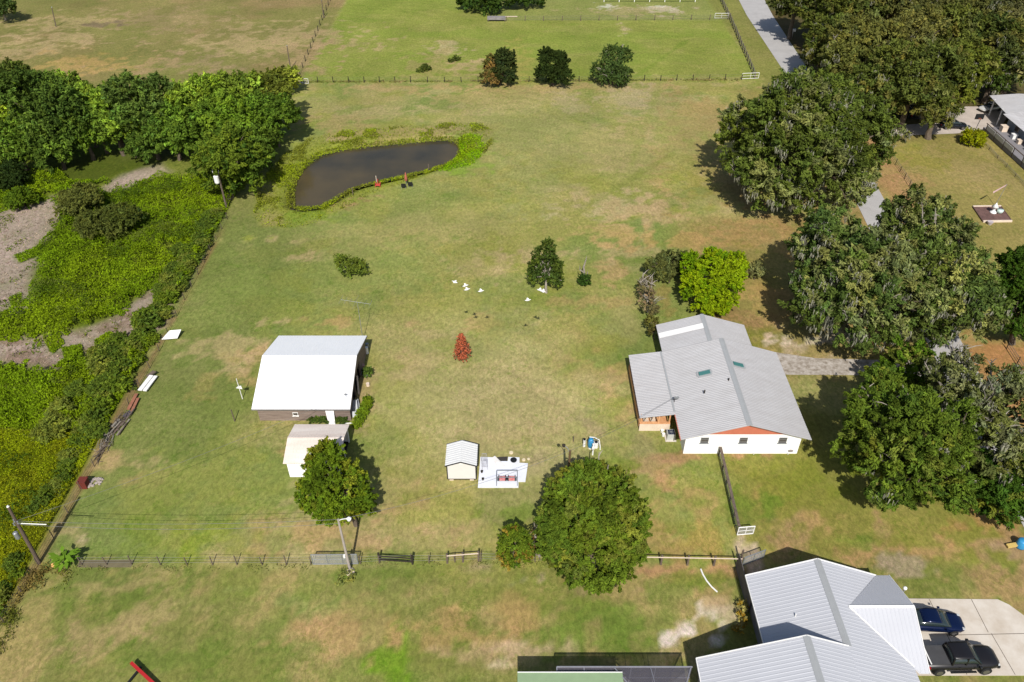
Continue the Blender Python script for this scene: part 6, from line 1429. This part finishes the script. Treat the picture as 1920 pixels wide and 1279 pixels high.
# marsh trees
ROW = [
 (14, 158, 6.5, 4, 'dark tree at the left edge of the marsh tree row', (66, 80, 36)), (28, 205, 6.5, 4.6, 'yellow green tree at the left edge of the marsh tree row', BRT), (88, 205, 9, 6, 'tall dark tree near the left end of the marsh tree row', (56, 78, 32)), (30, 268, 4.6, 4.4, 'dark green tree lowest at the left edge of the marsh', (66, 92, 30)),
 (100, 262, 5, 4.8, 'dark bushy tree below the tall dark tree', (60, 84, 30)), (152, 195, 7.5, 3.8, 'pale yellow green tree right of the tall dark tree', (112, 136, 46)), (158, 250, 4.6, 3.8, 'mid green tree below the pale yellow green tree', (82, 110, 34)), (204, 195, 8, 3.2, 'narrow pointed bright tree in the marsh tree row', (100, 126, 42)),
 (215, 240, 4.8, 3.8, 'mid green tree at the foot of the narrow pointed tree', (76, 104, 36)), (265, 195, 8.8, 4.6, 'dark crowned tree in the middle of the marsh tree row', (62, 84, 40)), (282, 245, 5, 4.6, 'dark green tree at the foot of the dark crowned tree', (58, 84, 32)), (325, 208, 6.5, 3.6, 'yellow green tree behind the middle of the row', (104, 128, 36)),
 (355, 240, 5.4, 4.2, 'mid green tree right of the middle of the row', (72, 100, 32)), (400, 180, 7.8, 4, 'bright tree with pointed top in the right half of the row', (100, 128, 38)), (405, 225, 6, 4.4, 'green tree below the bright pointed tree', (84, 112, 34)), (455, 180, 7.2, 4.2, 'olive topped tree in the right half of the row', (96, 118, 44)),
 (460, 232, 5.6, 4.2, 'green tree right above the utility pole tree', (78, 108, 30)), (505, 180, 6.6, 4, 'dark olive tree near the right end of the row', (78, 86, 32)), (512, 222, 5, 4.2, 'dark green tree at the right end of the row beside the pond', (62, 90, 28)), (478, 268, 4.2, 3.6, 'low dark green tree at the corner of the row', (58, 82, 28)), (180, 222, 6, 3.8, 'mid green tree between the pale tree and the narrow pointed tree', (84, 112, 38)), (240, 238, 5.2, 3.6, 'bright green tree filling the gap left of the dark crowned tree', (100, 126, 40)), (322, 246, 5, 4, 'green tree filling the foot of the row right of the dark crowned tree', (80, 108, 36)), (368, 196, 7, 4, 'yellowish green tree left of the bright pointed tree', (104, 128, 42)), (130, 170, 7, 3.6, 'green tree top rising behind the tall dark tree', (88, 112, 40)), (542, 148, 3, 2.2, 'small yellow bush at the fence corner behind the row', (138, 148, 58))]
for i, (px, py, z, r, lb, col) in enumerate(ROW):
    col = tuple(int(min(255, (a * .75 + b_ * .25) * 1.16)) for a, b_ in zip(col, (118, 122, 56)))
    m_ = L(px, py, z, r); tree('marsh_tree', lb, 'tree', (m_[0], m_[1]), auto_lobes(px, py, z * .95, r, r * .95, 5, .6), col, leaf=.32, clump=1.1, cover=1.9, var=.2, r0=.3, nlimb=8, group='trees of the marsh row', rgb2=tuple(int(c * 1.25) for c in col), mix2=.3)
tree('marsh_tree', 'large rounded tree behind the utility pole with the white transformer', 'tree', GB(432, 372), [L(425, 290, 7.2, 4.2, 3.4), L(400, 310, 5, 3.4, 3.2), L(452, 305, 5.2, 3.6, 3.2), L(414, 330, 3.6, 2.7, 2.7), L(456, 338, 3.2, 2.6, 2.4), L(430, 265, 8, 3, 2.4)], (108, 128, 44), leaf=.24, clump=.95, cover=2.1, r0=.4, rgb2=(80, 104, 36), mix2=.35)
for px, py, z, r, rz, lb, col in ((150, 378, 2.2, 3.2, 2.2, 'olive grey willow bush behind in the marsh, left one', (104, 110, 56)), (190, 420, 2.0, 3.2, 2.1, 'olive willow bush in the marsh, nearest one', (94, 102, 50)), (228, 412, 1.8, 2.8, 1.9, 'dark olive willow bush in the marsh, right one', (88, 98, 44)), (20, 330, 2.2, 2.6, 2.2, 'dark bush at the left edge of the marsh', (46, 62, 26)), (40, 372, 1.4, 2.2, 1.4, 'low green bush at the left edge of the marsh', (92, 116, 30))):
    m_ = L(px, py, z, r); tree('willow_bush', lb, 'bush', (m_[0], m_[1]), auto_lobes(px, py, z, r, rz, 5, .65), col, leaf=.2, clump=.7, cover=2.0, var=.14, r0=.15, nlimb=8, minz=.1, group='bushes of the marsh')
# leafy plant by the corner pole
bp_ = thing('banana_plant', 'bright large leaved plant by the corner utility pole', 'plant', (*GB(130, 1060), 0)); q = G(130, 1060)
cc = []; vs = []; qs = []; cols = []
for k in range(42):
    a = random.random() * 6.28; e = random.uniform(.2, 1.2); r = random.uniform(.3, 1.15); c = Vector((q.x + r * math.cos(a) * .9, q.y + r * math.sin(a) * .8, .4 + random.uniform(.3, 1.1))); d = Vector((math.cos(a), math.sin(a), random.uniform(-.2, .5))); s_ = d.cross(Vector((0, 0, 1))).normalized() * .2
    b0 = len(vs); vs += [c - d * .35, c + s_ + Vector((0, 0, .05)), c + d * .45 - Vector((0, 0, .1)), c - s_ + Vector((0, 0, .05))]; qs.append((b0, b0 + 1, b0 + 2, b0 + 3)); cols += [np.array([lin(130), lin(170), lin(50)]) * .66 * random.uniform(.75, 1.15)] * 4
leaf_object('leaf', [(np.array([tuple(v) for v in vs]), np.array(qs), np.array(cols))], bp_); m = MB()
for k in range(5): a = k * 1.25; m.tube([(q.x, q.y, 0), (q.x + .3 * math.cos(a), q.y + .3 * math.sin(a), 1.0)], .04, 5)
m.build('stem', mat('green_stem', (110, 130, 60), .8), bp_)
q = G(103, 1063); simple('orange_bag', 'crumpled orange sack left of the large leaved plant', 'sack', lambda m: m.blob((q.x, q.y, .2), (.3, .22, .2), 9, 6, .25), mat('orange_sack', (236, 176, 112), .8, k=.8))
simple('shade_mat', 'dark strip of weed barrier along the fence right of the leafy plant', 'mat', lambda m: m.prism([(-37.6, 40.75), (-32.9, 40.75), (-32.9, 41.5), (-37.6, 41.5)], 0.0, .03), mat('weed_mat', (128, 118, 88), .95))
hb = thing('hedge', 'narrow bright green shrub bed along the near right corner of the barn', 'hedge', (-15.6, 59.5, 0))
part, _, _ = crown_parts([(-15.3, 61.0, .5, .5, .8, .5), (-15.5, 59.9, .5, .5, .8, .5), (-15.8, 58.8, .45, .5, .8, .5), (-16.0, 57.9, .35, .4, .5, .4)], (116, 138, 34), .12, .3, 1.3, minz=.04); leaf_object('foliage', [part], hb)
hb = thing('hedge', 'dark green weeds along the front boards of the barn', 'hedge', (-19.5, 58.4, 0))
part, _, _ = crown_parts([(-20.3, 58.45, .3, .9, .3, .35), (-19.3, 58.4, .3, .7, .3, .35), (-17.6, 58.4, .3, .6, .3, .35)], (80, 100, 44), .12, .3, 1.3, minz=.04); leaf_object('foliage', [part], hb)
hb = thing('small_shrub', 'tangled green bush in the opening of the barn side', 'shrub', (*GB(683, 700), 0)); part, _, _ = crown_parts([L(689, 698, .6, .55, .7)], (88, 112, 50), .12, .3, 1.0); leaf_object('foliage', [part], hb)
hb = thing('dead_brush', 'dry pale weed clump on the front lawn below the street lamp', 'weeds', (*GB(648, 1082), 0)); part, _, _ = crown_parts([L(650, 1080, .3, .7, .35), L(640, 1088, .25, .5, .3)], (142, 146, 84), .1, .3, .5, minz=.03, cover=.9); leaf_object('foliage', [part], hb)
hb = thing('dead_brush', 'pale pampas like weed tuft beside the wall of the steel roofed house', 'weeds', (*GB(1392, 1150), 0)); part, _, _ = crown_parts([L(1392, 1135, .4, .5, .5), L(1388, 1160, .4, .5, .5), L(1385, 1180, .3, .4, .4)], (176, 166, 108), .12, .3, .6, minz=.03, cover=1.0, rgb2=(160, 130, 50), mix2=.3); leaf_object('foliage', [part], hb)

# shrubs on the overgrown marsh fence
protos = []
for v in range(4):
    t = thing('fence_shrub', 'leafy green shrub in the overgrown strip along the marsh fence', 'shrub', (0, 0, 0), 0, 'shrubs along the overgrown fence line')
    part, _, _ = crown_parts([(0, 0, .75, 1.0, 1.1, .95), (.5, .5, .6, .7, .7, .7), (-.5, -.4, .6, .75, .75, .7)], [(98, 118, 44), (112, 132, 40), (92, 112, 42), (120, 130, 56)][v], .15, .5, 1.1, cover=2.0, minz=.05, var=.2)
    leaf_object('foliage', [part], t); m = MB()
    for k in range(5): a = k * 1.26; m.tube([(0, 0, 0), (.5 * math.cos(a), .5 * math.sin(a), .9)], [.05, .02], 4)
    m.build('stem', BARK, t); protos.append(t)
spots = []
for k in range(60):
    y = 100 - k * .98
    if y < 46: break
    dx = 1.8 if not (56 < y < 77) else 2.4
    spots.append((-42.3 - random.uniform(0, dx), y + random.uniform(-.4, .4), random.uniform(.7, 1.2) * (1.0 if 56 < y < 77 else (.85 if y > 76 else .68))))
for k in range(34): spots.append((-41.9 - random.uniform(0, 3.0), random.uniform(76, 101), random.uniform(.6, 1.0)))
for k in range(18): spots.append((-44 - random.uniform(0, 3.2), random.uniform(56, 73), random.uniform(.8, 1.3)))
for k in range(8): spots.append((-42 - random.uniform(0, 1.0), 41 - k * 1.2, random.uniform(.45, .7)))
used = set()
for i, (x, y, s_) in enumerate(spots):
    v = i % 4; o = protos[v] if v not in used else copy_tree(protos[v]); used.add(v)
    o.location = (x, y, 0); o.rotation_euler = (0, 0, random.random() * 6.28); o.scale = (s_, s_, s_ * random.uniform(.5, .95))

# ------------------------------------------------------------------ GROUND COVER (uncountable)
def scatter(name, pts, z, rgb, size, hs, upw=.6, var=.2, rgb2=None, mix2=0.0, asp=.6, rnd=.8, seed=0, mapscale=6):
    n = len(pts); base = np.array([lin(c) for c in rgb]) * np.array([.86, .84, .5 if rgb[2] < 60 else .8]); b2 = np.array([lin(c) for c in (rgb2 or rgb)]) * np.array([.86, .84, .5 if rgb[2] < 60 else .8])
    f = fbm(pts[:, 0], pts[:, 1], mapscale, 900 + seed)
    w = sst(.42, .6, f) * mix2 if rgb2 else np.zeros(n)
    cols = base * (1 - w[:, None]) + b2 * w[:, None]
    cols = cols * (0.55 + 0.9 * fbm(pts[:, 0], pts[:, 1], 2.2, 990 + seed, 4, .7))[:, None]
    cols = cols * R.normal(1, var, n).clip(.4, 1.7)[:, None]
    cen = np.stack([pts[:, 0], pts[:, 1], z], 1)
    part = cards(cen, np.zeros((n, 3)) + np.array([0, -.1, .3]), size * R.uniform(.6, 1.3, n), cols, asp, rnd, upw)
    o = leaf_object(name, [part], loc=(float(pts[:, 0].mean()), float(pts[:, 1].mean()), 0)); o['kind'] = 'stuff'
    return o
# marsh plants: mounded thicket
N_ = 1500000
px_ = np.stack([R.uniform(-100, -41.9, N_), R.uniform(30, 128, N_)], 1)
vis = px_[:, 0] > -(px_[:, 1] * .74 + 36)          # only what the view can reach
px_ = px_[vis]
bare_d = np.full(len(px_), -9.0)
for b in BARE: bare_d = np.maximum(bare_d, polydist(px_[:, 0], px_[:, 1], b))
spot_d = np.full(len(px_), -9.0)
for b in VEGSPOT: spot_d = np.maximum(spot_d, polydist(px_[:, 0], px_[:, 1], b))
nn = fbm(px_[:, 0], px_[:, 1], 2.5, 700); n5 = fbm(px_[:, 0], px_[:, 1], 5, 720)
ok = ((bare_d + (nn - .5) * 4.5 + (fbm(px_[:, 0], px_[:, 1], 1.0, 740, 3) - .5) * 3.5 < -.2) | (spot_d > -.2)) & (px_[:, 1] < 112 + (nn - .5) * 6) & (R.random(len(px_)) < .62 * np.where(px_[:, 1] > 58, 1.0, 1.15) * (70 / px_[:, 1]).clip(.55, 1.1))
pp = px_[ok]; dd_ = -bare_d[ok]; m1 = nn[ok]; m2 = n5[ok]
m3 = fbm(pp[:, 0], pp[:, 1], 1.3, 760, 3)
hmap = (0.1 + 3.0 * (m1 - .42).clip(0, .6) + 2.0 * (m2 - .42).clip(0, .5) + 1.6 * (m3 - .4).clip(0, .5)) * np.clip(dd_ / 1.3 + .25, .25, 1)
zz = hmap * R.uniform(.62, 1.0, len(pp)); up_ = pp[:, 1] > 57
scatter('marsh_plants', pp[up_], zz[up_], (112, 140, 24), .12, 0, rgb2=(124, 148, 26), mix2=1, upw=.35, rnd=.95, var=.26, seed=1, mapscale=9)
dn = ~up_
scatter('tall_grass', pp[dn], zz[dn] * .5, (140, 156, 22), .10, 0, rgb2=(134, 140, 24), mix2=.9, upw=.2, rnd=.9, var=.26, asp=.35, seed=2, mapscale=3)
NT = 60000; qt = np.stack([R.uniform(-95, -42, NT), R.uniform(57, 112, NT)], 1); bt = np.full(NT, -9.0)
for b in BARE: bt = np.maximum(bt, polydist(qt[:, 0], qt[:, 1], b))
ft = fbm(qt[:, 0], qt[:, 1], 2.2, 1234, 4, .6); kt = (bt > -.3) & (ft > .6); qt = qt[kt]
scatter('marsh_weeds', qt, R.uniform(.02, .35, len(qt)), (96, 118, 36), .13, 0, rgb2=(120, 124, 60), mix2=.7, upw=.4, rnd=.9, seed=12, mapscale=2)
NT = 240000; qt = np.stack([R.uniform(-92, -42, NT), R.uniform(44, 110, NT)], 1); qt = qt[qt[:, 0] > -(qt[:, 1] * .74 + 36)]
bt = np.full(len(qt), -9.0)
for b in BARE: bt = np.maximum(bt, polydist(qt[:, 0], qt[:, 1], b))
ft = fbm(qt[:, 0], qt[:, 1], 4.5, 1300, 5, .62); kt = (bt < -1) & (ft > .57 - .05 * (qt[:, 1] < 62)) & (R.random(len(qt)) < .7); qt = qt[kt]; ft = ft[kt]
scatter('tall_marsh_weeds', qt, R.uniform(.5, 1.0, len(qt)) * (.7 + 9 * (ft - .56)).clip(.4, 1.7), (78, 102, 34), .13, 0, rgb2=(112, 124, 66), mix2=.8, upw=.2, rnd=1, asp=.3, seed=13, mapscale=2.5)
# thin dry brush in the bare ground
N2 = 26000; q2 = np.stack([R.uniform(-92, -42, N2), R.uniform(58, 112, N2)], 1); bd = np.full(N2, -9.0)
for b in BARE: bd = np.maximum(bd, polydist(q2[:, 0], q2[:, 1], b))
q2 = q2[bd > 0]; scatter('dry_brush', q2, R.uniform(.02, .14, len(q2)), (196, 176, 156), .14, 0, rgb2=(140, 116, 98), mix2=1, upw=.5, asp=.22, var=.2, seed=3, mapscale=2)
# pond bank
N3 = 170000; q3 = np.stack([R.uniform(-44, -2, N3), R.uniform(92, 140, N3)], 1)
dB = polydist(q3[:, 0], q3[:, 1], BANK); dP = polydist(q3[:, 0], q3[:, 1], POND); nz3 = fbm(q3[:, 0], q3[:, 1], 3, 780)
near = (dP < .1) & (dB > .2 + (nz3 - .5) * 2); w3 = np.where(dP > -1.2, .8, .08 + .8 * (nz3 > .54)); ok = near & (R.random(N3) < w3)
q3 = q3[ok]; nz3 = nz3[ok]; dP = dP[ok]
zt = np.clip(-.5 + (-dP) * .3, -.5, 0) + R.uniform(.02, .42, len(q3)) * (.4 + nz3)
scatter('pond_bank_plants', q3, zt, (136, 152, 36), .14, 0, rgb2=(126, 130, 58), mix2=.8, upw=.35, var=.24, asp=.4, rnd=.9, seed=4, mapscale=4)
q4_ = np.stack([R.uniform(-14, -3, 30000), R.uniform(112, 134, 30000)], 1); lime = P([(856, 262), (880, 248), (902, 256), (906, 284), (892, 306), (862, 316), (838, 322), (812, 324), (850, 304), (862, 284)])
dL = polydist(q4_[:, 0], q4_[:, 1], lime) + (fbm(q4_[:, 0], q4_[:, 1], 1.5, 55) - .5) * 2; q4_ = q4_[(dL > 0) & (R.random(len(q4_)) < .8)]
scatter('lime_reeds', q4_, R.uniform(-.1, .45, len(q4_)), (132, 176, 14), .14, 0, rgb2=(150, 172, 30), mix2=.6, upw=.3, asp=.35, rnd=.9, seed=8, mapscale=3)
# rank grass along fences
def strip(name, segs, n, w, rgb, rgb2, h, seed, size=.12):
    P_ = []
    for (x0, y0, x1, y1) in segs:
        L_ = math.hypot(x1 - x0, y1 - y0); k = int(n * L_); t = R.random(k); P_.append(np.stack([x0 + (x1 - x0) * t + R.normal(0, w, k), y0 + (y1 - y0) * t + R.normal(0, w, k)], 1))
    P_ = np.concatenate(P_); keep = fbm(P_[:, 0], P_[:, 1], 1.8, seed * 31) > .44; P_ = P_[keep]
    scatter(name, P_, R.uniform(.02, h, len(P_)), rgb, size, 0, rgb2=rgb2, mix2=1, asp=.3, upw=.2, rnd=1, seed=seed, mapscale=2)
strip('fence_line_grass', [(-41.3, 153, 45, 154.2)], 26, .28, (126, 132, 60), (150, 136, 84), .35, 5, .2)
strip('fence_row_weeds', [(-37.5, 40.5, -17, 40.8), (-13, 41, 10, 41.1)], 24, .22, (122, 128, 62), (156, 144, 92), .3, 6, .1)
strip('ditch_grass', [(-41.0, 29, -40.7, 41), (-40.4, 40, -38, 39.7)], 190, .5, (104, 112, 48), (132, 116, 78), .45, 7, .13)
